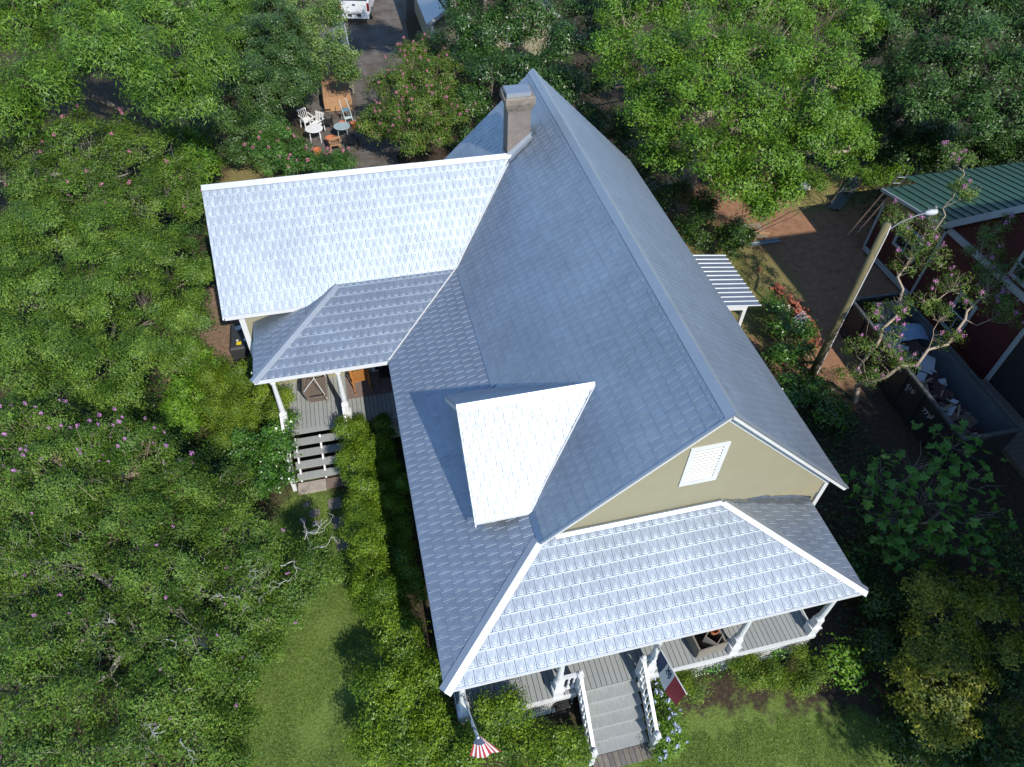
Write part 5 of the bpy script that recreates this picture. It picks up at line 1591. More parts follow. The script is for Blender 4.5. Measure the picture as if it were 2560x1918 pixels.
# ------------------------------------------------------------------ vegetation
L = {
'willow_oak':[(-18.81,29.76,6.5,2.13),(-16.41,29.47,7,2.12),(-14.03,27.58,7,1.97),(-12.25,28.09,6.5,1.75),(-17.76,25.84,6,1.72),(-14.91,25.05,7,1.67),(-13.29,24.74,6.3,1.53),(-17.81,34.78,7,2.57),(-14.47,33.6,7,2.56),(-11.93,27.91,5,1.21),(-20.19,25.4,5.5,1.79),(-18.78,25.39,5,1.19),(-12.79,24.81,5.2,1.12)],
'thuja':[(-11.39,37.68,3.5,1.51),(-11.84,34.27,3.2,1.31),(-10.43,39.53,3.5,1.56),(-12.35,37.85,3.5,1.5)],
'laurel':[(-8.88,32.6,3.2,1.87),(-10.1,30.09,2.8,1.45),(-8.96,29.57,2.6,1.3),(-10.05,35.02,3,1.58),(-9.07,37.32,3,1.78),(-8.1,32.22,2.6,1.23),(-10.34,29.56,1.8,1.13)],
'vine':[(-7.45,38.49,2.7,1.05),(-6.38,35.35,2.6,0.9),(-5.93,32.45,2.2,0.63),(-7.87,35.02,2.6,0.87),(-6.02,38.58,2.7,0.74),(-8.03,39.69,2.8,1.6),(-6.89,37.33,2.6,1.04),(-6.02,33.98,2.4,0.84),(-9.01,42.79,2.8,1.67),(-7.17,33.29,2.3,0.87),(-5.54,33.11,2.0,0.39),(-6.44,40.69,2.6,0.96)],
'pinkmyrtle':[(-3.24,29.73,2.6,1.5),(-1.63,28.91,2.6,1.49),(-4.11,27.75,2.1,1.34),(-2.65,26.32,2.1,1.53),(-0.99,27.42,2.2,0.9),(-2.01,32.66,2.4,1.1),(-4.85,27.87,1.4,0.86),(-3.61,25.94,1.7,0.98)],
'holly':[(0.45,34.12,4.5,0.98),(1.21,30.65,4.6,1.72),(3.64,30.92,5,1.97),(4.35,27.86,4.6,1.33),(0.71,28.34,3.8,1.34),(2.11,26.62,4.0,1.3),(3.64,24.89,4,0.95),(0.12,29.98,3.6,0.92),(3.54,35.5,5,2.26),(6.07,31.72,5,1.43),(-0.16,27.57,2.4,0.9)],
'oak':[(6.89,25.7,6.5,1.65),(9.15,25.53,7,1.95),(11.84,25.06,7,2.07),(14.64,24.59,6.8,1.98),(16.29,23.5,6.3,1.25),(5.11,22.87,6,1.17),(6.68,21.85,6.5,1.61),(8.58,20.78,6.8,1.76),(11.22,20.56,6.5,1.8),(13.88,20.79,6,1.47),(5.52,20.47,5.5,1.22),(6.71,18.81,6,1.43),(8.69,18.05,6,1.6),(11.5,18.53,5.5,1.48),(14.77,19.75,5,0.98),(5.72,19.11,4.8,0.92),(6.94,17.05,5,1.15),(9.05,16.82,4.7,1.26),(11.89,17.7,4.3,1.04),(5.85,18.16,4.2,0.74),(8.16,16.47,3.8,1.0),(9.95,16.26,3.5,0.92),(9.13,15.87,2.9,0.59),(14.44,18.52,4,0.69),(7.64,28.37,6.5,1.53)],
'darkoak':[(19.12,24.32,6,1.62),(21.15,23.72,6.5,2.03),(23.41,22.77,6.5,2.12),(18.18,21.15,5.5,1.43),(19.46,19.75,6,1.68),(21.56,18.9,6,1.67),(17.9,18.73,5,1.08),(19.33,17.62,5,1.16),(20.81,16.93,5,1.15),(22.68,27.67,6.5,2.09),(24.93,26.4,7,2.27),(24.63,20.96,6.5,1.86),(17.57,21.63,4.5,0.95)],
'thicket':[(6.61,22.14,1.5,1.07),(7.1,19.79,1.2,1.03),(7.34,17.25,1.2,0.98),(8.39,16.65,1.0,0.78),(6.62,24.74,1.5,1.13),(9.29,17.08,0.8,0.6),(8.44,18.78,1.2,0.71)],
'midmyrtle':[(-19.69,26.32,3,1.46),(-17.5,25.32,3.1,1.64),(-15.38,25.47,3,1.47),(-13.69,23.57,2.6,1.15),(-18.44,22.5,3,1.35),(-16.32,21.74,3,1.53),(-14.28,20.99,2.8,1.26),(-12.78,21.6,2.2,0.84),(-20.83,24.34,3,1.48)],
'privet':[(-18.74,19.5,2.8,1.43),(-17.01,19.42,2.8,1.44),(-15.04,18.58,2.7,1.44),(-13.34,18.5,2.5,1.12),(-12.55,17.33,2.2,0.76),(-17.82,16.42,2.8,1.48),(-15.93,16.14,2.7,1.5),(-14.03,15.72,2.5,1.43),(-12.68,15.39,1.9,0.78),(-17.32,13.91,2.5,1.25),(-15.5,13.41,2.4,1.26),(-13.89,13.26,2.2,1.13),(-12.96,13.66,1.6,0.7),(-19.55,17.78,2.8,1.44),(-18.79,14.13,2.6,1.32),(-16.51,12.46,1.9,1.02),(-14.74,12.17,1.8,0.88)],
'limeclump':[(-13.47,28.25,1.5,0.98),(-13.89,26.42,1.4,0.95),(-12.69,25.95,1.3,0.8),(-13.05,24.64,1.2,0.65)],
'darkbush':[(-11.76,29.18,1.3,0.94),(-12.15,30.55,1.6,1.03),(-11.38,27.88,1.0,0.66)],
'oleander':[(-9.91,28.82,1.3,0.99),(-9.01,27.45,1.1,0.89),(-10.29,27.06,1.1,0.92),(-9.06,26.35,1.0,0.87),(-7.62,25.99,0.8,0.83),(-6.76,26.37,0.6,0.62)],
'myrtleA':[(-17.4,9.83,2.9,1.15),(-15.99,9.28,3.2,1.13),(-14.61,8.65,3.2,1.12),(-13.33,8.04,3,1.06),(-12.16,7.31,2.8,0.99),(-11.01,6.59,2.6,0.86),(-16.17,7.71,3.1,1.13),(-14.75,7.1,3.1,1.12),(-13.4,6.58,3,1.06),(-12.15,5.94,2.9,1.0),(-11.07,5.54,2.7,0.88),(-17.06,7.13,3,1.05)],
'myrtleB':[(-9.77,3.67,2.0,0.52),(-10.34,2.78,1.9,0.5),(-10.73,2.02,1.8,0.45),(-10.95,1.27,1.7,0.44),(-10.98,0.49,1.7,0.43),(-8.75,5.04,2.2,0.43),(-8.55,4.41,1.9,0.31),(-9.97,5.14,2.5,0.83),(-9.11,4.52,2.3,0.59),(-15.78,5.84,2.9,1.07),(-14.28,5.19,3,1.06),(-12.87,4.75,3,1.05),(-11.51,4.37,2.9,1.0),(-10.37,4.09,2.7,0.9),(-9.39,3.74,2.2,0.46),(-15.28,4.1,2.8,1.01),(-13.87,3.51,2.9,1.0),(-12.65,3.23,2.9,1.0),(-11.57,3.02,2.8,0.85),(-10.83,2.98,2.5,0.65),(-10.06,3.4,2.2,0.62),(-15.22,2.64,2.7,0.96),(-13.9,2.2,2.8,0.95),(-12.65,1.91,2.8,0.95),(-11.76,1.87,2.6,0.76),(-11.19,2.09,2.2,0.53),(-14.92,1.36,2.6,0.86),(-13.66,0.95,2.7,0.86),(-12.47,0.67,2.7,0.86),(-11.69,0.87,2.3,0.69),(-11.21,1.04,2.0,0.46),(-16.54,4.97,2.8,0.98),(-16.06,2.74,2.7,0.9)],
'azalea':[(-10.76,12.33,1.35,0.77),(-10.0,10.89,1.5,0.62),(-11.69,12.46,1.2,0.74),(-10.9,10.97,1.3,0.74),(-11.82,11.14,1.1,0.67),(-11.22,10.05,1.1,0.65)],
'limeshrub':[(-12.59,12.33,1.1,0.73),(-12.85,11.46,1.0,0.67),(-12.32,13.47,1.2,0.6)],
'ivy':[(-10.64,9.65,1.2,0.74),(-9.94,8.88,1.3,0.59),(-10.17,8.35,0.9,0.59),(-10.87,8.75,0.8,0.59),(-9.76,9.86,1.4,0.49)],
'shadebush':[(-14.25,11.37,1,0.81),(-13.1,10.44,0.9,0.8),(-12.11,9.38,0.8,0.71),(-15.22,12.01,1.2,0.74)],
'holly2':[(-6.98,2.59,1.35,0.72),(-7.55,1.81,1.25,0.68),(-6.58,1.49,1.2,0.68),(-7.35,0.79,1.2,0.76),(-6.43,0.41,1.05,0.6),(-7.96,0.25,1.05,0.53),(-7.06,-0.17,1.1,0.74),(-6.23,-0.33,0.95,0.53),(-7.15,3.19,1.2,0.48)],
'fronthedge':[(-5.36,0.17,1.35,0.45),(-4.73,0.03,1.5,0.48),(-4.17,-0.45,1.1,0.49),(-5.08,-0.54,1.1,0.59),(-4.07,-0.92,0.9,0.54),(-3.44,-0.74,0.8,0.35),(-5.8,-0.34,1.0,0.41)],
'plumbago':[(-0.98,-0.71,0.55,0.34),(-1.19,-1.15,0.4,0.34),(-0.89,-0.04,0.5,0.33)],
'azaleaR1':[(-0.21,-0.13,0.65,0.44),(-0.56,0.2,0.6,0.33)],
'azaleaR2':[(1.31,-0.14,0.65,0.47),(1.91,-0.38,0.6,0.42)],
'azaleaR3':[(2.93,-0.27,0.65,0.43),(2.54,-0.6,0.5,0.35)],
'lightleaf':[(3.56,-0.4,0.9,0.47),(3.95,-0.69,0.8,0.42)],
'groundivy':[(0.63,0.48,0.4,0.36),(1.45,0.54,0.4,0.34),(2.5,0.49,0.4,0.31),(3.19,0.52,0.4,0.27)],
'maple':[(6.21,0.36,2.3,0.65),(6.86,-0.04,2.3,0.58),(6.09,-0.44,2.2,0.8),(5.3,-0.77,2,0.51),(6.05,-1.1,2.1,0.73),(5.32,-1.46,2,0.72),(6.05,-1.51,2,0.55),(4.82,-1.6,1.8,0.66),(5.27,-2.03,1.8,0.65),(4.6,-2.23,1.6,0.65),(5.18,-2.55,1.5,0.48),(7.67,-0.3,2.2,0.58),(7.46,-1.38,2,0.45),(6.52,-2.85,1.8,0.48)],
'rightshade':[(7.04,2.2,0.9,0.8),(5.65,1.82,0.8,0.65),(5.73,0.81,0.8,0.69),(5.42,-0.38,0.7,0.61),(9.54,1.45,1.2,0.92),(9.14,0.01,1.4,0.74),(7.1,-1.88,1.1,0.69),(6.0,-2.93,1.1,0.65),(6.19,-3.56,1.4,0.58),(5.12,-3.08,0.9,0.6),(4.41,-2.52,0.6,0.5),(5.06,-0.21,0.5,0.49)],
'sideshrub':[(8.66,12.44,0.7,0.54),(8.5,11.41,0.7,0.6),(9.15,11.12,0.6,0.49),(7.61,10.1,0.7,0.54),(8.48,10.25,0.6,0.48),(8.12,8.55,0.5,0.57),(7.06,8.38,0.7,0.51),(8.09,7.25,0.5,0.63)],
'backshrub':[(14.98,20.41,0.8,0.62),(9.6,17.09,0.5,0.48),(17.77,20.01,0.7,0.67),(19.13,20.15,0.7,0.67),(16.25,19.82,2.2,0.77),(15.94,19.69,1.6,0.56)],
'rmyrtle':[(11.12,11.28,5.2,0.53),(11.52,10.42,5,0.52),(12.29,11.03,5.2,0.47),(10.87,9.82,4.6,0.46),(11.81,9.74,4.7,0.43),(13.48,9.53,4.6,0.62),(13.88,8.82,4.5,0.55),(13.97,10.15,5.2,0.43),(15.12,10.45,5.2,0.41),(11.88,8.65,4.4,0.54),(12.29,7.99,4.3,0.5),(13.16,7.69,4.2,0.44),(10.79,8.43,4.2,0.41),(10.14,8.57,4.0,0.39),(9.27,8.76,3.6,0.33),(8.36,7.84,3.2,0.35),(8.97,7.49,3.2,0.5),(9.53,6.94,3,0.41),(7.68,7.14,3,0.38),(8.36,6.78,2.8,0.35),(11.21,7.23,3.4,0.38),(13.11,7.26,4,0.35),(11.94,11.38,7.6,0.29),(12.49,11.06,7.4,0.32),(11.94,10.48,7,0.2),(12.5,10.47,6.6,0.18),(13.07,8.4,4.4,0.51),(9.35,7.85,3.6,0.35),(10.91,7.73,4,0.41)],
'tulip':[(6.58,3.4,2.6,0.78),(7.82,3.62,2.8,0.78),(9.09,3.85,3.0,0.66),(7.57,2.62,2.5,1.02),(9.02,2.85,2.6,0.84),(6.53,2.59,2.2,0.77),(8.94,2.04,2.2,0.77),(6.3,3.23,2.0,0.53),(7.21,1.87,1.9,0.89),(8.33,1.44,1.7,0.76),(6.42,1.7,1.5,0.76)],
'backwoods':[(18.37,21.44,2.5,1.1),(19.37,20.48,2.2,1.09),(20.86,19.75,2.2,1.09),(22.26,19.26,2.2,1.09),(23.87,18.72,2.2,1.08),(24.75,18.73,2.8,1.29),(18.77,21.53,1.2,0.82),(21.06,20.55,1.0,0.91),(23.47,19.71,1.2,0.9)],
'woods':[(8.02,32.34,3,1.39),(9.79,35.32,3.5,1.72),(6.12,28.11,3,1.05),(21.09,29.11,5,1.47),(21.03,27.52,3.5,1.22),(19.32,24.07,3,1.04),(20.11,23.1,2.2,1.04),(20.94,21.67,2,0.91),(21.82,21.26,2,0.9),(19.47,20.85,1.5,1.01),(23.12,19.62,2.5,1.09)],
'behindholly':[(5.36,24.89,2.5,0.99),(4.66,23.8,1.5,0.77),(0.51,26.39,1.5,0.79),(-0.67,26.28,1.2,0.68),(-0.91,33.99,2.5,1.01)],
}
L['holly'] += [(-1.2, 35.0, 7.0, 1.8), (-2.2, 34.2, 6.8, 1.6), (-0.3, 33.5, 7.0, 1.7), (-1.8, 36.0, 6.0, 1.5), (1.5, 32.5, 7.6, 1.7)]  # unseen upper crown above the frame, added to shade the driveway
rng = np.random.default_rng(11)

def unit(v):
    return v / np.maximum(np.linalg.norm(v, axis=1, keepdims=True), 1e-9)

def leaf_mesh(name, C_, D, Nn, Ln, Wd, mat, fold=None):
    """pointed leaves: C centre, D direction, Nn normal, lengths, widths; folded along the midrib when fold is given"""
    n = len(C_)
    D = unit(D)
    S = unit(np.cross(D, Nn))
    Nn = np.cross(S, D)
    Ln, Wd = Ln[:, None], Wd[:, None]
    if fold is None:
        b = C_ - D * Ln * 0.36
        V = np.stack([b + S * Wd * 0.5, C_ + D * Ln * 0.64, b - S * Wd * 0.5], 1)
        nv, tri = 3, np.array([[0, 1, 2]])
    else:
        b = C_ - D * Ln * 0.5
        tip = C_ + D * Ln * 0.5 - Nn * Ln * 0.10
        m = C_ - D * Ln * 0.06
        V = np.stack([b, m + S * Wd * 0.5 + Nn * Wd * fold, tip, m - S * Wd * 0.5 + Nn * Wd * fold], 1)
        nv, tri = 4, np.array([[0, 2, 1, 0, 3, 2]])
    V = V.reshape(-1, 3).astype(np.float32)
    me = bpy.data.meshes.new(name)
    me.vertices.add(nv * n)
    me.vertices.foreach_set('co', V.ravel())
    idx = (np.arange(n, dtype=np.int32)[:, None] * nv + tri).reshape(-1).astype(np.int32)
    me.loops.add(len(idx))
    me.loops.foreach_set('vertex_index', idx)
    me.polygons.add(len(idx) // 3)
    me.polygons.foreach_set('loop_start', np.arange(0, len(idx), 3, dtype=np.int32))
    me.polygons.foreach_set('loop_total', np.full(len(idx) // 3, 3, dtype=np.int32))
    me.materials.append(MATS[mat])
    me.update()
    me.validate()
    return me

def clusters(lumps, spacing, flat=1.0, low=-0.35, inner=0.12):
    """points on the outer shells of the lumps, not buried in other lumps"""
    out, dirs = [], []
    A = np.array(lumps, float)
    for (x, y, z, r) in lumps:
        n = max(8, int(2.6 * math.pi * r * r / spacing ** 2))
        d = unit(rng.normal(size=(n * 2, 3)))
        d = d[d[:, 2] > low][:n]
        rad = r * (1 - np.abs(rng.normal(0, inner, len(d))))[:, None] * rng.uniform(0.86, 1.12, len(d))[:, None]
        p = np.array([x, y, z]) + d * rad * np.array([1, 1, flat])
        keep = np.ones(len(p), bool)
        for (X, Y, Z, RR) in lumps:
            if (X, Y, Z, RR) == (x, y, z, r):
                continue
            q = (p - np.array([X, Y, Z])) / np.array([1, 1, flat])
            keep &= np.linalg.norm(q, axis=1) > RR * 0.72
        keep &= p[:, 2] > 0.05
        out.append(p[keep])
        dirs.append(d[keep])
    return np.concatenate(out), np.concatenate(dirs)

def skeleton(base, lumps, tips, r0, trunk_top, wig=0.12, seed=0, rexp=0.45):
    rr = np.random.default_rng(seed)
    nodes, par = [np.array(base, float)], [-1]

    def extend(i, target, n, wg):
        p0 = nodes[i]
        for k in range(1, n + 1):
            f = k / n
            q = p0 + (target - p0) * f + rr.normal(0, wg, 3) * (1 if k < n else 0) * np.linalg.norm(target - p0) * 0.25
            nodes.append(q)
            par.append(i if k == 1 else len(nodes) - 2)
        return len(nodes) - 1
    top = extend(0, np.array(trunk_top, float), 3, wig * 0.5)
    lim = [top, top - 1]
    plen = {top: 0.0, top - 1: 0.0}
    ordr = sorted(range(len(lumps)), key=lambda i: np.linalg.norm(np.array(lumps[i][:3]) - nodes[top]))
    for i in ordr:
        c = np.array(lumps[i][:3]) - np.array([0, 0, 0.25 * lumps[i][3]])
        j = min(lim, key=lambda k: np.linalg.norm(nodes[k] - c) + 0.55 * plen[k] + 0.4 * max(0, nodes[k][2] - c[2]))
        s = len(nodes)
        extend(j, c, 4, wig)
        for k in range(s, len(nodes)):
            plen[k] = plen[par[k]] + float(np.linalg.norm(nodes[k] - nodes[par[k]]))
        lim += list(range(s, len(nodes)))
    limA = np.array([nodes[k] for k in lim])
    pl = np.array([plen[k] for k in lim])
    for tp in tips:
        d = np.linalg.norm(limA - tp, axis=1) + 0.15 * pl
        j = lim[int(np.argmin(d))]
        extend(j, tp, 3, wig * 1.6)
    n = len(nodes)
    cnt = np.zeros(n)
    child = np.zeros(n, int)
    for i in range(1, n):
        child[par[i]] += 1
    for i in range(n - 1, 0, -1):
        if child[i] == 0:
            cnt[i] += 1
        cnt[par[i]] += cnt[i]
    rad = r0 * (cnt / cnt[0]) ** rexp
    return nodes, par, np.maximum(rad, 0.006)

def branch_mesh(name, nodes, par, rad, mat, sides=5, minr=0.0):
    mb = MB()
    n = len(nodes)
    kids = [[] for _ in range(n)]
    for i in range(1, n):
        kids[par[i]].append(i)
    # chains
    starts = [0]
    done = [False] * n
    stack = [(0, None)]
    while stack:
        i, pre = stack.pop()
        chain = ([pre] if pre is not None else []) + [i]
        cur = i
        while kids[cur]:
            ks = sorted(kids[cur], key=lambda k: -rad[k])
            for k in ks[1:]:
                stack.append((k, cur))
            cur = ks[0]
            chain.append(cur)
        rs = [min(rad[k], rad[chain[1]] if len(chain) > 1 else rad[k]) for k in chain]
        rs[-1] *= 0.5
        if max(rs) > minr and len(chain) > 1:
            mb.tube([nodes[k] for k in chain], rs, 7 if max(rs) > 0.06 else (5 if max(rs) > 0.02 else 3), cap=False)
    me = bpy.data.meshes.new(name)
    me.from_pydata(mb.v, [], mb.f)
    me.materials.append(MATS[mat])
    me.polygons.foreach_set('use_smooth', [True] * len(me.polygons))
    me.update()
    return me

NLEAF = 0
def sublumps(lumps, k):
    out = []
    for (x, y, z, r) in lumps:
        out.append((x, y, z, r * 0.70))
        d = unit(rng.normal(size=(k * 3, 3)))
        d = d[d[:, 2] > -0.15][:k]
        for q in d:
            rr = r * rng.uniform(0.34, 0.56)
            p = np.array([x, y, z]) + q * (r * 1.0 - rr * 0.55)
            if p[2] - rr > -0.1:
                out.append((float(p[0]), float(p[1]), float(p[2]), float(rr)))
    return out

def plant(name, label, cat, lumps, leaf, bark, size=(0.12, 0.06), cover=2.0, spacing=0.45, crad=0.30, base=None, trunk_r=0.12, trunk_h=None, flat=1.0,
          group=None, up=0.42, out=0.95, droop=0.0, low=-0.35, wig=0.14, clumpflat=0.7, stem='trunk', branchmin=0.0, seed=0, crown='crown', vary=0.75, rand=0.62, twigs=0, twig_r=0.006, sub=5, rexp=0.45, fill=0.25):
    global NLEAF
    A = np.array(lumps, float)
    if base is None:
        base = (float(A[:, 0].mean()), float(A[:, 1].mean()), 0.0)
    elif len(base) == 2:
        base = (base[0], base[1], 0.0)
    size = (size[0] * 0.74, size[1] * 0.76)
    root = thing(name, label, cat, base, 0, group)
    B = np.array(base)
    limbs = lumps
    if sub:
        lumps = sublumps(lumps, sub)
    spacing *= 1.25
    tips, dirs = clusters(lumps, spacing, flat, low)
    th = trunk_h if trunk_h is not None else max(0.2, float((A[:, 2] - A[:, 3]).mean()) * 0.6)
    alltips = tips
    if twigs:
        tw, td = clusters([(a, b, c, r * 1.08) for a, b, c, r in lumps], spacing, flat, 0.15, 0.05)
        sel = rng.permutation(len(tw))[:twigs]
        alltips = np.concatenate([tips, tw[sel]])
    nodes, par, rad = skeleton(base, limbs, alltips, trunk_r, (base[0] + rng.normal(0, 0.15), base[1] + rng.normal(0, 0.15), th), wig, seed, rexp)
    rad = np.maximum(rad, twig_r)
    me = branch_mesh(stem, [n_ - B for n_ in nodes], par, rad, bark, minr=branchmin)
    tr = link(stem, me, root)
    # leaves
    A = np.array(limbs, float)
    area = 2 * math.pi * float((A[:, 3] ** 2).sum()) * (0.55 + 0.45 * len(tips) / max(1, sum(max(8, int(2.6 * math.pi * r * r / spacing ** 2)) for _, _, _, r in lumps)))
    n = int(1.12 * cover * area / (0.5 * size[0] * size[1]))
    per = rng.uniform(1 - vary, 1 + vary, len(tips))
    if fill:
        ft, fd = clusters([(a, b, c, r * 0.62) for a, b, c, r in limbs], spacing, flat, -0.2, 0.2)
        tips_all, dirs_all = np.concatenate([tips, ft]), np.concatenate([dirs, fd])
        w = np.concatenate([per / per.sum() * (1 - fill), np.full(len(ft), fill / max(1, len(ft)))])
    else:
        tips_all, dirs_all, w = tips, dirs, per / per.sum()
    who = rng.choice(len(tips_all), n, p=w / w.sum())
    off = rng.normal(0, 0.55, (n, 3)) * crad * np.array([1, 1, clumpflat])
    C_ = tips_all[who] + off
    C_[:, 2] -= droop * np.linalg.norm(off[:, :2], axis=1)
    ok = C_[:, 2] > 0.02
    C_, who, off = C_[ok], who[ok], off[ok]
    n = len(C_)
    Nn = unit(dirs_all[who] * out + np.array([0, 0, up]) + rng.normal(0, rand * 0.6, (n, 3)) + unit(off) * 0.25)
    D = rng.normal(size=(n, 3)) + np.array([0, 0, -1.6 * droop]) + unit(off) * 0.9
    D = D - Nn * (D * Nn).sum(1, keepdims=True)
    sc = rng.uniform(0.7, 1.25, n)
    cm = leaf_mesh(crown, C_ - B, D, Nn, size[0] * sc, size[1] * sc * rng.uniform(0.85, 1.15, n), leaf)
    cr = link(crown, cm, root)
    NLEAF += n
    root['tips'] = 0
    del root['tips']
    return root, tips, dirs

def blossom_mesh(mat, n=34, r=0.09, l=0.05, seed=1):
    rr = np.random.default_rng(seed)
    d = unit(rr.normal(size=(n, 3)))
    c = d * rr.uniform(0.3, 1.0, (n, 1)) * r * np.array([1, 1, 1.3])
    return leaf_mesh('flower_cluster', c, unit(rr.normal(size=(n, 3))), d, np.full(n, l), np.full(n, l * 0.9), mat, 0.3)
BLP = [blossom_mesh('blossom_purple', seed=s) for s in (1, 2)]
BLK = [blossom_mesh('blossom_pink', seed=s) for s in (3, 4)]
BLL = [blossom_mesh('blossom_lilac', seed=s) for s in (6, 7)]
BLB = [blossom_mesh('blossom_blue', 22, 0.06, 0.045, seed=5)]

def flowers(root, tips, dirs, n, meshes, sc=(0.7, 1.3), lift=0.15, want=None, seed=0):
    rr = np.random.default_rng(seed)
    B = np.array(root.location)
    idx = np.arange(len(tips))
    if want is not None:
        idx = idx[want(tips)]
    idx = idx[dirs[idx][:, 2] > 0.1]
    rr.shuffle(idx)
    for i in idx[:n]:
        p = tips[i] + dirs[i] * lift + np.array([0, 0, lift * 0.6]) - B
        s = rr.uniform(*sc)
        link('flower_cluster', meshes[rr.integers(len(meshes))], root, Matrix.Translation(p) @ Matrix.Rotation(rr.uniform(0, 6.28), 4, 'Z') @ Matrix.Scale(s, 4))

plant('oak_tree', 'tall willow oak with long narrow drooping leaves behind the left shrubs', 'tree', L['willow_oak'], 'leaf_willow', 'bark_grey', (0.25, 0.055), 1.9, 0.6, 0.45, base=(-15.2, 28.5), trunk_r=0.32, trunk_h=3.0, droop=0.45, rand=0.5)
plant('conifer_tree', 'feathery green conifer squeezed between the willow oak and dark laurel', 'tree', L['thuja'], 'leaf_willow', 'bark_dark', (0.2, 0.05), 2.0, 0.5, 0.35, trunk_r=0.14, droop=0.2)
plant('laurel_tree', 'dense dark olive evergreen tree next to the potting bench', 'tree', L['laurel'], 'leaf_laurel', 'bark_dark', (0.13, 0.07), 2.2, 0.5, 0.33, trunk_r=0.16)
plant('vine_tree', 'pale mottled vine-leaved tree sprawling over the grey panel shelter', 'tree', L['vine'], 'leaf_vine', 'bark_grey', (0.15, 0.095), 1.3, 0.45, 0.30, trunk_r=0.1)
r_, t_, d_ = plant('crape_myrtle', 'rounded crape myrtle with rosy flower heads beside the gravel drive', 'tree', L['pinkmyrtle'], 'leaf_pinkmyrtle', 'bark_myrtle', (0.12, 0.06), 2.0, 0.42, 0.28, trunk_r=0.13)
flowers(r_, t_, d_, 150, BLK, (0.45, 0.95), 0.14)
plant('holly_tree', 'tall glossy dark green tree behind the main roof ridge and chimney', 'tree', L['holly'], 'leaf_dark', 'bark_grey', (0.155, 0.082), 1.7, 0.55, 0.40, trunk_r=0.24)
plant('oak_tree', 'big bright yellow-green oak with pale limbs towering over the clay yard', 'tree', L['oak'], 'leaf_oak', 'bark_myrtle', (0.145, 0.082), 1.7, 0.55, 0.38, base=(8.5, 20.7), trunk_r=0.36, trunk_h=2.4, wig=0.24, twigs=220, twig_r=0.013)
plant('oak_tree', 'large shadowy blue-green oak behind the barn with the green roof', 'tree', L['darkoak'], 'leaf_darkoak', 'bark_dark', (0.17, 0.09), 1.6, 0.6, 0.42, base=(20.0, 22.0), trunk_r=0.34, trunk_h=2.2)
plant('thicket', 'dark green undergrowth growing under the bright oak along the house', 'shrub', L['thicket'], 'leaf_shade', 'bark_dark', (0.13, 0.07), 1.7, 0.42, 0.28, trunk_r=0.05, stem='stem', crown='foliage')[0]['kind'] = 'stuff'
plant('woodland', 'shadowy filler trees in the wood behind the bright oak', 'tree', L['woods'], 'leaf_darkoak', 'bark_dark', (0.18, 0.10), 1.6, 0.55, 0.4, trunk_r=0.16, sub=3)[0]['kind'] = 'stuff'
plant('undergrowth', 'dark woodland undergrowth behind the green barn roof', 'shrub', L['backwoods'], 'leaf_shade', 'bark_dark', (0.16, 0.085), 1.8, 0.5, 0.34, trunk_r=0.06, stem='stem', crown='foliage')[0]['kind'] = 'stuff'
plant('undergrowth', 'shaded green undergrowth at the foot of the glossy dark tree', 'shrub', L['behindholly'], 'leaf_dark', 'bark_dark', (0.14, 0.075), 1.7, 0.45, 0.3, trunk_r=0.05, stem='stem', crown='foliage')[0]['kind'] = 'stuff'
r_, t_, d_ = plant('crape_myrtle', 'grey-green crape myrtle with bare grey twigs below the willow oak', 'tree', L['midmyrtle'], 'leaf_myrtle', 'bark_lichen', (0.12, 0.055), 1.4, 0.42, 0.27, trunk_r=0.14, wig=0.34, twigs=60, twig_r=0.008)
flowers(r_, t_, d_, 45, BLK, (0.5, 1.0), 0.12)
plant('privet_hedge', 'broad dense light green privet thicket next to the white wing roof', 'hedge', L['privet'], 'leaf_privet', 'bark_grey', (0.10, 0.05), 1.9, 0.42, 0.27, trunk_r=0.12, wig=0.22, stem='stem', crown='foliage')
plant('shrub', 'lime yellow-green shrub by the dirt path near the wing gable', 'shrub', L['limeclump'], 'leaf_lime', 'bark_dark', (0.14, 0.08), 1.7, 0.4, 0.26, trunk_r=0.05, stem='stem', crown='foliage')
plant('shrub', 'round dark green bush between lime shrub and oleander', 'shrub', L['darkbush'], 'leaf_laurel', 'bark_dark', (0.13, 0.07), 2.0, 0.4, 0.26, trunk_r=0.05, stem='stem', crown='foliage')
r_, t_, d_ = plant('oleander', 'oleander with long leaves and pink flowers behind the wing roof ridge', 'shrub', L['oleander'], 'leaf_oleander', 'bark_dark', (0.21, 0.045), 2.0, 0.36, 0.26, trunk_r=0.05, stem='stem', crown='foliage')
flowers(r_, t_, d_, 34, BLK, (0.7, 1.1), 0.14)
r_, t_, d_ = plant('crape_myrtle', 'crape myrtle with the most purple flower heads beside the shaded bushes', 'tree', L['myrtleA'], 'leaf_myrtle', 'bark_myrtle', (0.085, 0.045), 1.4, 0.36, 0.22, base=(-14.6, 9.2), trunk_r=0.14, wig=0.3, twigs=60, twig_r=0.007)
flowers(r_, t_, d_, 95, BLP, (0.3, 0.75), 0.12, lambda p: (p[:, 1] > 7.4))
r_, t_, d_ = plant('crape_myrtle', 'wide crape myrtle with white lichen-crusted branches over the side lawn', 'tree', L['myrtleB'], 'leaf_myrtle', 'bark_lichen', (0.082, 0.044), 1.2, 0.36, 0.21, base=(-12.0, 4.0), trunk_r=0.17, wig=0.36, twigs=60, twig_r=0.008)
flowers(r_, t_, d_, 40, BLP, (0.3, 0.65), 0.08)
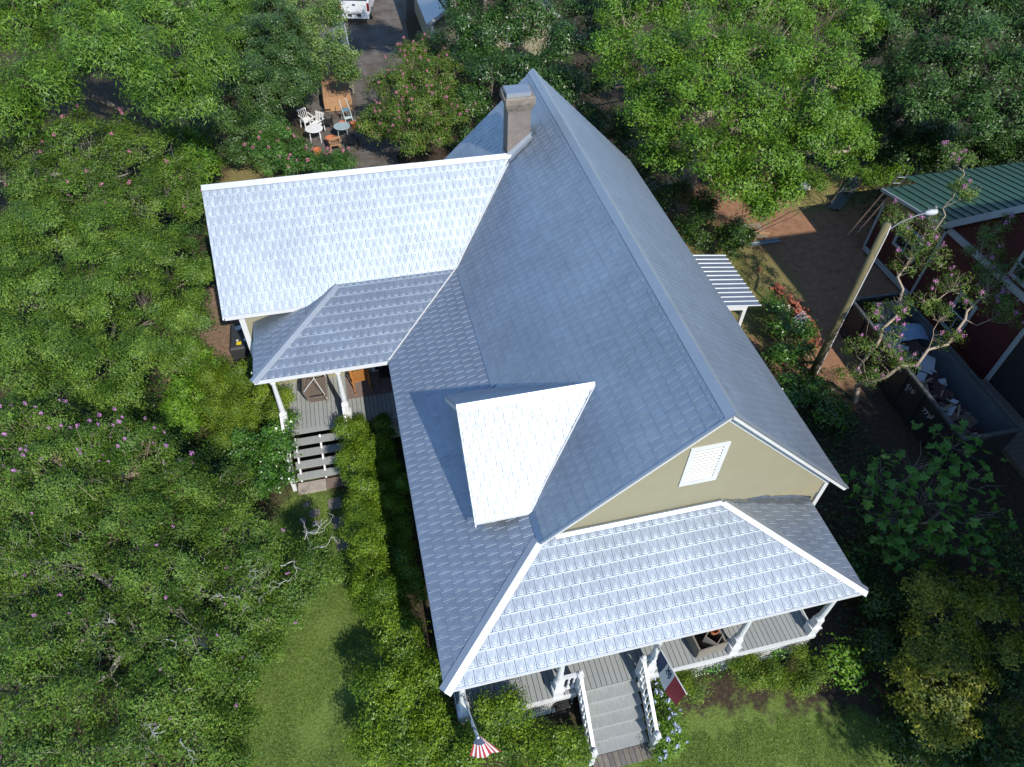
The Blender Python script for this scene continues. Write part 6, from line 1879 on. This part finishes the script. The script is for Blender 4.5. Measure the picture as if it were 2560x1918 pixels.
def gnarl(mb, p, d, length, r, depth, rr):
    pts, n = [p.copy()], max(5, int(length / 0.07))
    for k in range(n):
        d = (d + Vector((rr.gauss(0, 0.55), rr.gauss(0, 0.55), rr.gauss(0, 0.3) - 0.2 * d.z))).normalized()
        p = p + d * (length / n)
        pts.append(p.copy())
        if depth > 0 and rr.random() < 0.26:
            dd = (d + Vector((rr.gauss(0, 0.8), rr.gauss(0, 0.8), rr.gauss(0.1, 0.3)))).normalized()
            gnarl(mb, p.copy(), dd, length * rr.uniform(0.35, 0.6), r * 0.6, depth - 1, rr)
    mb.tube(pts, [r * (1 - 0.65 * i / n) for i in range(n + 1)], 5, cap=False)
rg = random.Random(21)
gm = MB()
for bx, by, bz, dx, dy, n, le in [(-9.3, 4.5, 2.85, 1, -0.1, 5, 0.8), (-9.6, 4.0, 2.95, 1, -0.3, 5, 0.8), (-10.0, 4.6, 3.1, 1, 0.1, 4, 0.8), (-10.9, 3.6, 3.2, 0.6, 0.8, 5, 0.9), (-11.6, 2.6, 3.25, 0.4, 0.9, 4, 1.0), (-11.2, 1.6, 3.1, 0.8, -0.2, 4, 0.8), (-12.6, 1.2, 3.2, 0.2, -0.9, 5, 0.9), (-13.6, 3.2, 3.3, -0.5, 0.6, 4, 0.8), (-14.6, 5.0, 3.4, -0.4, 0.8, 4, 0.8), (-8.9, 4.6, 2.5, 1, 0.2, 3, 0.9)]:
    for k in range(max(1, int(n * 0.6))):
        gnarl(gm, Vector((bx + rg.gauss(0, 0.35), by + rg.gauss(0, 0.35), bz + rg.gauss(0.0, 0.10))), Vector((dx + rg.gauss(0, 0.7), dy + rg.gauss(0, 0.7), rg.gauss(0.0, 0.12))).normalized(), le * rg.uniform(0.5, 1.1), rg.uniform(0.007, 0.015), 2, rg)
gm.v = [(x - r_.location.x, y - r_.location.y, z) for x, y, z in gm.v]
gme = bpy.data.meshes.new('bare_branch')
gme.from_pydata(gm.v, [], gm.f)
gme.materials.append(MATS['lichen_white'])
gme.update()
bb = link('bare_branch', gme, r_)
bb['kind'] = 'stuff'
plant('azalea', 'olive yellow azalea mound against the side porch rail', 'shrub', L['azalea'], 'leaf_azalea', 'bark_dark', (0.075, 0.042), 2.2, 0.3, 0.2, trunk_r=0.05, stem='stem', crown='foliage')
plant('shrub', 'bright soft green shrub between the azalea and the privet', 'shrub', L['limeshrub'], 'leaf_lime', 'bark_dark', (0.10, 0.06), 1.9, 0.34, 0.22, trunk_r=0.05, stem='stem', crown='foliage')
plant('ivy_mound', 'glossy deep green ivy mound beside the side porch steps', 'ivy', L['ivy'], 'leaf_ivy', 'bark_dark', (0.10, 0.08), 2.1, 0.32, 0.2, trunk_r=0.04, stem='stem', crown='foliage')
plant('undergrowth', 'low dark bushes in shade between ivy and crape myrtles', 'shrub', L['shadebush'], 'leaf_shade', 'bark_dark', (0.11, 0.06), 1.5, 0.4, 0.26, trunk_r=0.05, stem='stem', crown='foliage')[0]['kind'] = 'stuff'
hl = [(-7.52 + 0.09 * math.sin(k * 2.1), 3.5 + k * 0.55, 1.2 + 0.06 * math.sin(k * 1.7), 0.70) for k in range(12)] + [(-6.75, 3.8 + k * 0.7, 0.85, 0.52) for k in range(9)]
plant('box_hedge', 'clipped yellow-green hedge running along the house to the side steps', 'hedge', hl, 'leaf_box', 'bark_dark', (0.068, 0.038), 2.5, 0.24, 0.16, base=(-7.2, 6.5), trunk_r=0.05, stem='stem', crown='foliage', low=-0.1, sub=2)
plant('holly_hedge', 'loose bright green hedge rounding the porch roof corner', 'hedge', L['holly2'], 'leaf_box', 'bark_dark', (0.085, 0.046), 2.0, 0.3, 0.2, trunk_r=0.05, stem='stem', crown='foliage')
plant('holly_hedge', 'bright green hedge below the striped flag against the front porch', 'hedge', L['fronthedge'], 'leaf_box', 'bark_dark', (0.08, 0.044), 2.0, 0.3, 0.2, trunk_r=0.05, stem='stem', crown='foliage')
r_, t_, d_ = plant('plumbago', 'light green plumbago dotted with pale blue flowers at the step foot', 'shrub', L['plumbago'], 'leaf_plumbago', 'bark_dark', (0.08, 0.04), 1.8, 0.26, 0.18, trunk_r=0.03, stem='stem', crown='foliage')
flowers(r_, t_, d_, 36, BLB, (0.6, 1.1), 0.08)
for k, lab in ((1, 'yellow-green azalea beside the banded flag and steps'), (2, 'yellow-green azalea in the middle of the front porch bed'), (3, 'yellow-green azalea next to the pale broadleaf shrub')):
    plant('azalea', lab, 'shrub', L['azaleaR%d' % k], 'leaf_azalea', 'bark_dark', (0.06, 0.032), 2.2, 0.24, 0.16, trunk_r=0.03, stem='stem', crown='foliage')
plant('broadleaf_shrub', 'shrub with broad shiny pale green leaves at the porch corner', 'shrub', L['lightleaf'], 'leaf_lime', 'bark_dark', (0.14, 0.085), 1.0, 0.34, 0.22, trunk_r=0.03, stem='stem', crown='foliage')
plant('ground_ivy', 'dark ivy creeping along the white lattice of the front porch', 'ivy', L['groundivy'], 'leaf_ivy', 'bark_dark', (0.10, 0.08), 1.8, 0.26, 0.18, trunk_r=0.02, stem='stem', crown='foliage')[0]['kind'] = 'stuff'
plant('maple_tree', 'golden olive maple with layered leafy pads beside the front lawn', 'tree', L['maple'], 'leaf_maple', 'bark_grey', (0.10, 0.07), 1.3, 0.32, 0.20, trunk_r=0.1, sub=0, flat=0.45, clumpflat=0.4, low=-0.1, wig=0.3, up=0.9)
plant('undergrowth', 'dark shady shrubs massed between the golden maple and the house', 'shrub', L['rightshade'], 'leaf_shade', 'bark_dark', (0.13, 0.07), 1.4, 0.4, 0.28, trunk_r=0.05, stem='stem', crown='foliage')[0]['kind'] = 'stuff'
plant('undergrowth', 'leafy green shrub bed beside the brick heap and awning', 'shrub', L['sideshrub'], 'leaf_ivy', 'bark_dark', (0.12, 0.075), 1.7, 0.34, 0.22, trunk_r=0.04, stem='stem', crown='foliage')[0]['kind'] = 'stuff'
plant('undergrowth', 'weedy light green growth at the back edge of the clay yard', 'shrub', L['backshrub'], 'leaf_plumbago', 'bark_dark', (0.13, 0.07), 1.6, 0.36, 0.24, trunk_r=0.04, stem='stem', crown='foliage')[0]['kind'] = 'stuff'
r_, t_, d_ = plant('crape_myrtle', 'sparse open crape myrtle with pink flowers standing before the dumpster', 'tree', L['rmyrtle'], 'leaf_pinkmyrtle', 'bark_myrtle', (0.095, 0.05), 0.7, 0.30, 0.20, base=(9.8, 8.0), trunk_r=0.095, trunk_h=0.7, wig=0.24, twigs=160, twig_r=0.007, sub=0, rexp=0.62, fill=0)
flowers(r_, t_, d_, 80, BLL, (0.45, 0.95), 0.10)

# tulip-leaved sapling: large single leaves
def big_leaf(seed):
    rr = random.Random(seed)
    mb = MB()
    prof = [(0, 0), (0.10, 0.02), (0.30, -0.02), (0.36, 0.10), (0.24, 0.22), (0.46, 0.30), (0.42, 0.46), (0.26, 0.44), (0.20, 0.62), (0.0, 0.80)]
    s = 0.33
    R_ = [(x * s, y * s, 0.12 * s * (x / 0.46) ** 2 * (1 if rr.random() > 0.5 else -0.6) - 0.15 * s * y * y) for x, y in prof]
    Lf = [(-x, y, z * rr.uniform(0.3, 1.2)) for x, y, z in R_]
    for side in (R_, Lf):
        c = (0, 0.28 * s, 0.0)
        mb.add([c] + side, [(0, i, i + 1) for i in range(1, len(side))])
    me = bpy.data.meshes.new('leaf')
    me.from_pydata(mb.v, [], mb.f)
    me.materials.append(MATS['leaf_tulip'])
    me.update()
    return me
BL = [big_leaf(s) for s in range(4)]
A = L['tulip']
base = (7.4, 3.2, 0)
root = thing('tulip_sapling', 'big-leaved sapling in shade between the house and dumpster', 'tree', base)
tips, dirs = clusters(A, 0.5, 0.8, -0.2, 0.25)
rng.shuffle(tips)
nodes, par, rad = skeleton(base, A, tips[:120], 0.08, (base[0], base[1], 0.6), 0.2, 3)
link('trunk', branch_mesh('trunk', [n_ - np.array(base) for n_ in nodes], par, rad, 'bark_grey'), root)
for k in range(290):
    p = tips[k % len(tips)] + rng.normal(0, 0.20, 3) - np.array(base)
    M = Matrix.Translation(p) @ Matrix.Rotation(rng.uniform(0, 6.28), 4, 'Z') @ Matrix.Rotation(rng.uniform(-1.0, 0.25), 4, 'X') @ Matrix.Rotation(rng.normal(0, 0.4), 4, 'Y') @ Matrix.Scale(rng.uniform(0.65, 1.15), 4)
    link('leaf', BL[k % 4], root, M)

# trees that stand outside the frame to the front right and shade that side of the garden
off1 = [(9.5 + 1.9 * math.cos(a) * s, -9.0 + 1.9 * math.sin(a) * s, zz, 1.9) for a, s, zz in [(0.3, 1, 6.5), (1.9, 1, 7), (3.4, 1, 6.3), (4.8, 1, 7), (0, 0, 9), (2.6, 0.6, 10.5), (5.5, 0.7, 10.5), (1, 0.4, 12.5)]]
plant('oak_tree', 'leafy oak standing by the front right edge of the garden', 'tree', off1, 'leaf_darkoak', 'bark_dark', (0.24, 0.13), 1.5, 0.8, 0.5, base=(9.5, -9.0), trunk_r=0.3, trunk_h=4)
off2 = [(13.6 + 2.2 * math.cos(a) * s, -6.5 + 2.2 * math.sin(a) * s, zz, 2.1) for a, s, zz in [(0.3, 1, 5.5), (1.9, 1, 6), (3.4, 1, 5.3), (4.8, 1, 6), (0, 0, 8.5), (2.6, 0.6, 10), (5.5, 0.7, 10)]]
plant('oak_tree', 'broad oak standing near the barn front outside the garden', 'tree', off2, 'leaf_darkoak', 'bark_dark', (0.24, 0.13), 1.5, 0.8, 0.5, base=(13.6, -6.5), trunk_r=0.3, trunk_h=4)

off3 = [(10.8 + 1.8 * math.cos(a) * q, -3.2 + 1.8 * math.sin(a) * q, zz, 1.8) for a, q, zz in [(0.3, 1, 7.5), (1.9, 1, 8), (3.4, 1, 7.3), (4.8, 1, 8), (0, 0, 9.5)]]  # third unseen tree, added to deepen shade over the sapling and dumpster
plant('oak_tree', 'slim unseen oak added before the barn front to deepen the shade', 'tree', off3, 'leaf_darkoak', 'bark_dark', (0.26, 0.14), 1.5, 0.8, 0.5, base=(11.2, -3.6), trunk_r=0.25, trunk_h=5)

# ---- ground cover under the trees
def ground_cover(label, n, boxes, mat, size=(0.13, 0.08), zmax=0.35):
    P = []
    for (x0, y0, x1, y1) in boxes:
        k = int(n * (x1 - x0) * (y1 - y0) / sum((c - a) * (d - b) for a, b, c, d in boxes))
        q = rng.uniform((x0, y0), (x1, y1), (k, 2))
        P.append(q)
    P = np.concatenate(P)
    hh = 0.5 + 0.5 * np.sin(P[:, 0] * 2.1 + np.sin(P[:, 1] * 1.7) * 1.5) * np.sin(P[:, 1] * 2.4)
    m = rng.random(len(P)) < 0.35 + 0.65 * hh
    P, hh = P[m], hh[m]
    k = len(P)
    C_ = np.column_stack([P, 0.03 + rng.random(k) * zmax * (0.3 + hh)])
    Nn = unit(rng.normal(0, 0.5, (k, 3)) + np.array([0, 0, 1.0]))
    D = rng.normal(size=(k, 3))
    D = D - Nn * (D * Nn).sum(1, keepdims=True)
    sc = rng.uniform(0.6, 1.3, k)
    o = link('ground_cover', leaf_mesh('ground_cover', C_, D, Nn, size[0] * sc, size[1] * sc, mat))
    o['kind'] = 'stuff'
    o['label'] = label
    o['category'] = 'ground cover'
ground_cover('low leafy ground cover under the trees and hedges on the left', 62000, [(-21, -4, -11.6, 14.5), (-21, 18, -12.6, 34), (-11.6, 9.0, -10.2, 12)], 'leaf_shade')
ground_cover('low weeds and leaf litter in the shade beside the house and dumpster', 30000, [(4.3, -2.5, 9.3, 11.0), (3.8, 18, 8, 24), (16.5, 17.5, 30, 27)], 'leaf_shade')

# ---- lawns: blades of grass
def grass(name, label, n, sampler, h=(0.03, 0.075), mat='grass_blade'):
    P = sampler(n)
    n = len(P)
    C_ = np.column_stack([P, np.zeros(n)])
    hh = rng.uniform(*h, n)
    lean = rng.normal(0, 1.5, (n, 2))
    D = np.column_stack([lean, np.ones(n)])
    D = unit(D)
    C_ = C_ + D * hh[:, None] * 0.5
    Nn = unit(rng.normal(0, 0.5, size=(n, 3)) + np.array([0, -0.3, 1.0]))
    me = leaf_mesh(name, C_, D, Nn, hh, np.full(n, 0.011), mat)
    o = link(name, me)
    o['kind'] = 'stuff'
    o['label'] = label
    o['category'] = 'grass'
    return o

def in_poly(P, poly):
    x, y = P[:, 0], P[:, 1]
    c = np.zeros(len(P), bool)
    for i in range(len(poly)):
        (x0, y0), (x1, y1) = poly[i], poly[i - 1]
        m = ((y0 > y) != (y1 > y)) & (x < (x1 - x0) * (y - y0) / (y1 - y0 + 1e-12) + x0)
        c ^= m
    return c

def sampler(poly, holes=(), thin=0.0):
    Q = np.array(poly)

    def f(n):
        P = rng.uniform(Q.min(0), Q.max(0), (n * 2, 2))
        wob = 0.18 * np.column_stack([np.sin(P[:, 1] * 5.1) + np.sin(P[:, 1] * 11.3), np.sin(P[:, 0] * 4.7) + np.sin(P[:, 0] * 12.1)])
        m = in_poly(P + wob, poly)
        for h in holes:
            m &= ~((P[:, 0] > h[0]) & (P[:, 0] < h[2]) & (P[:, 1] > h[1]) & (P[:, 1] < h[3]))
        if thin:
            g = np.sin(P[:, 0] * 2.3 + 1.3 * np.sin(P[:, 1] * 1.7)) + np.sin(P[:, 1] * 2.9 + np.sin(P[:, 0] * 3.1))
            m &= (g + rng.normal(0, 0.5, len(P))) > thin
        P = P[m]
        return P[:n]
    return f
pav = [(-8.74, 7.53, -8.3, 7.97), (-8.64, 6.83, -8.2, 7.27), (-9.3, 7.4, -9.0, 7.7), (-8.62, 6.1, -8.18, 6.5)]
grass('lawn_grass', 'short sunlit side lawn between the hedge and crape myrtle', 70000, sampler([(-11.5, -3.5), (-7.6, -3.5), (-7.9, 3.2), (-8.0, 8.3), (-9.7, 8.3), (-10.3, 6.5), (-11.5, 4)], pav, -1.2))
grass('lawn_grass', 'short front lawn to the right of the porch steps', 60000, sampler([(-3.6, -1.4), (-1.3, -1.3), (-0.5, -0.95), (1.5, -1.05), (3.6, -1.35), (5.5, -2.2), (5.5, -4.6), (-3.6, -4.6)], [(-3.05, -1.3, -1.45, -0.8)], -1.4))
grass('weed_grass', 'thin patchy grass on the clay beside the awning', 16000, sampler([(6.6, 11.5), (9.3, 11.8), (10.3, 14.5), (9.8, 17.0), (7.5, 17.5), (6.6, 15.5)], [], 0.35), (0.04, 0.10))
print('LEAVES', NLEAF)

tris = 0
seen = set()
for o in SC.objects:
    if o.type == 'MESH' and o.data.name not in seen:
        seen.add(o.data.name)
        tris += sum(len(p.vertices) - 2 for p in o.data.polygons) if len(o.data.polygons) < 20000 else len(o.data.polygons)
print('TRIS', tris)
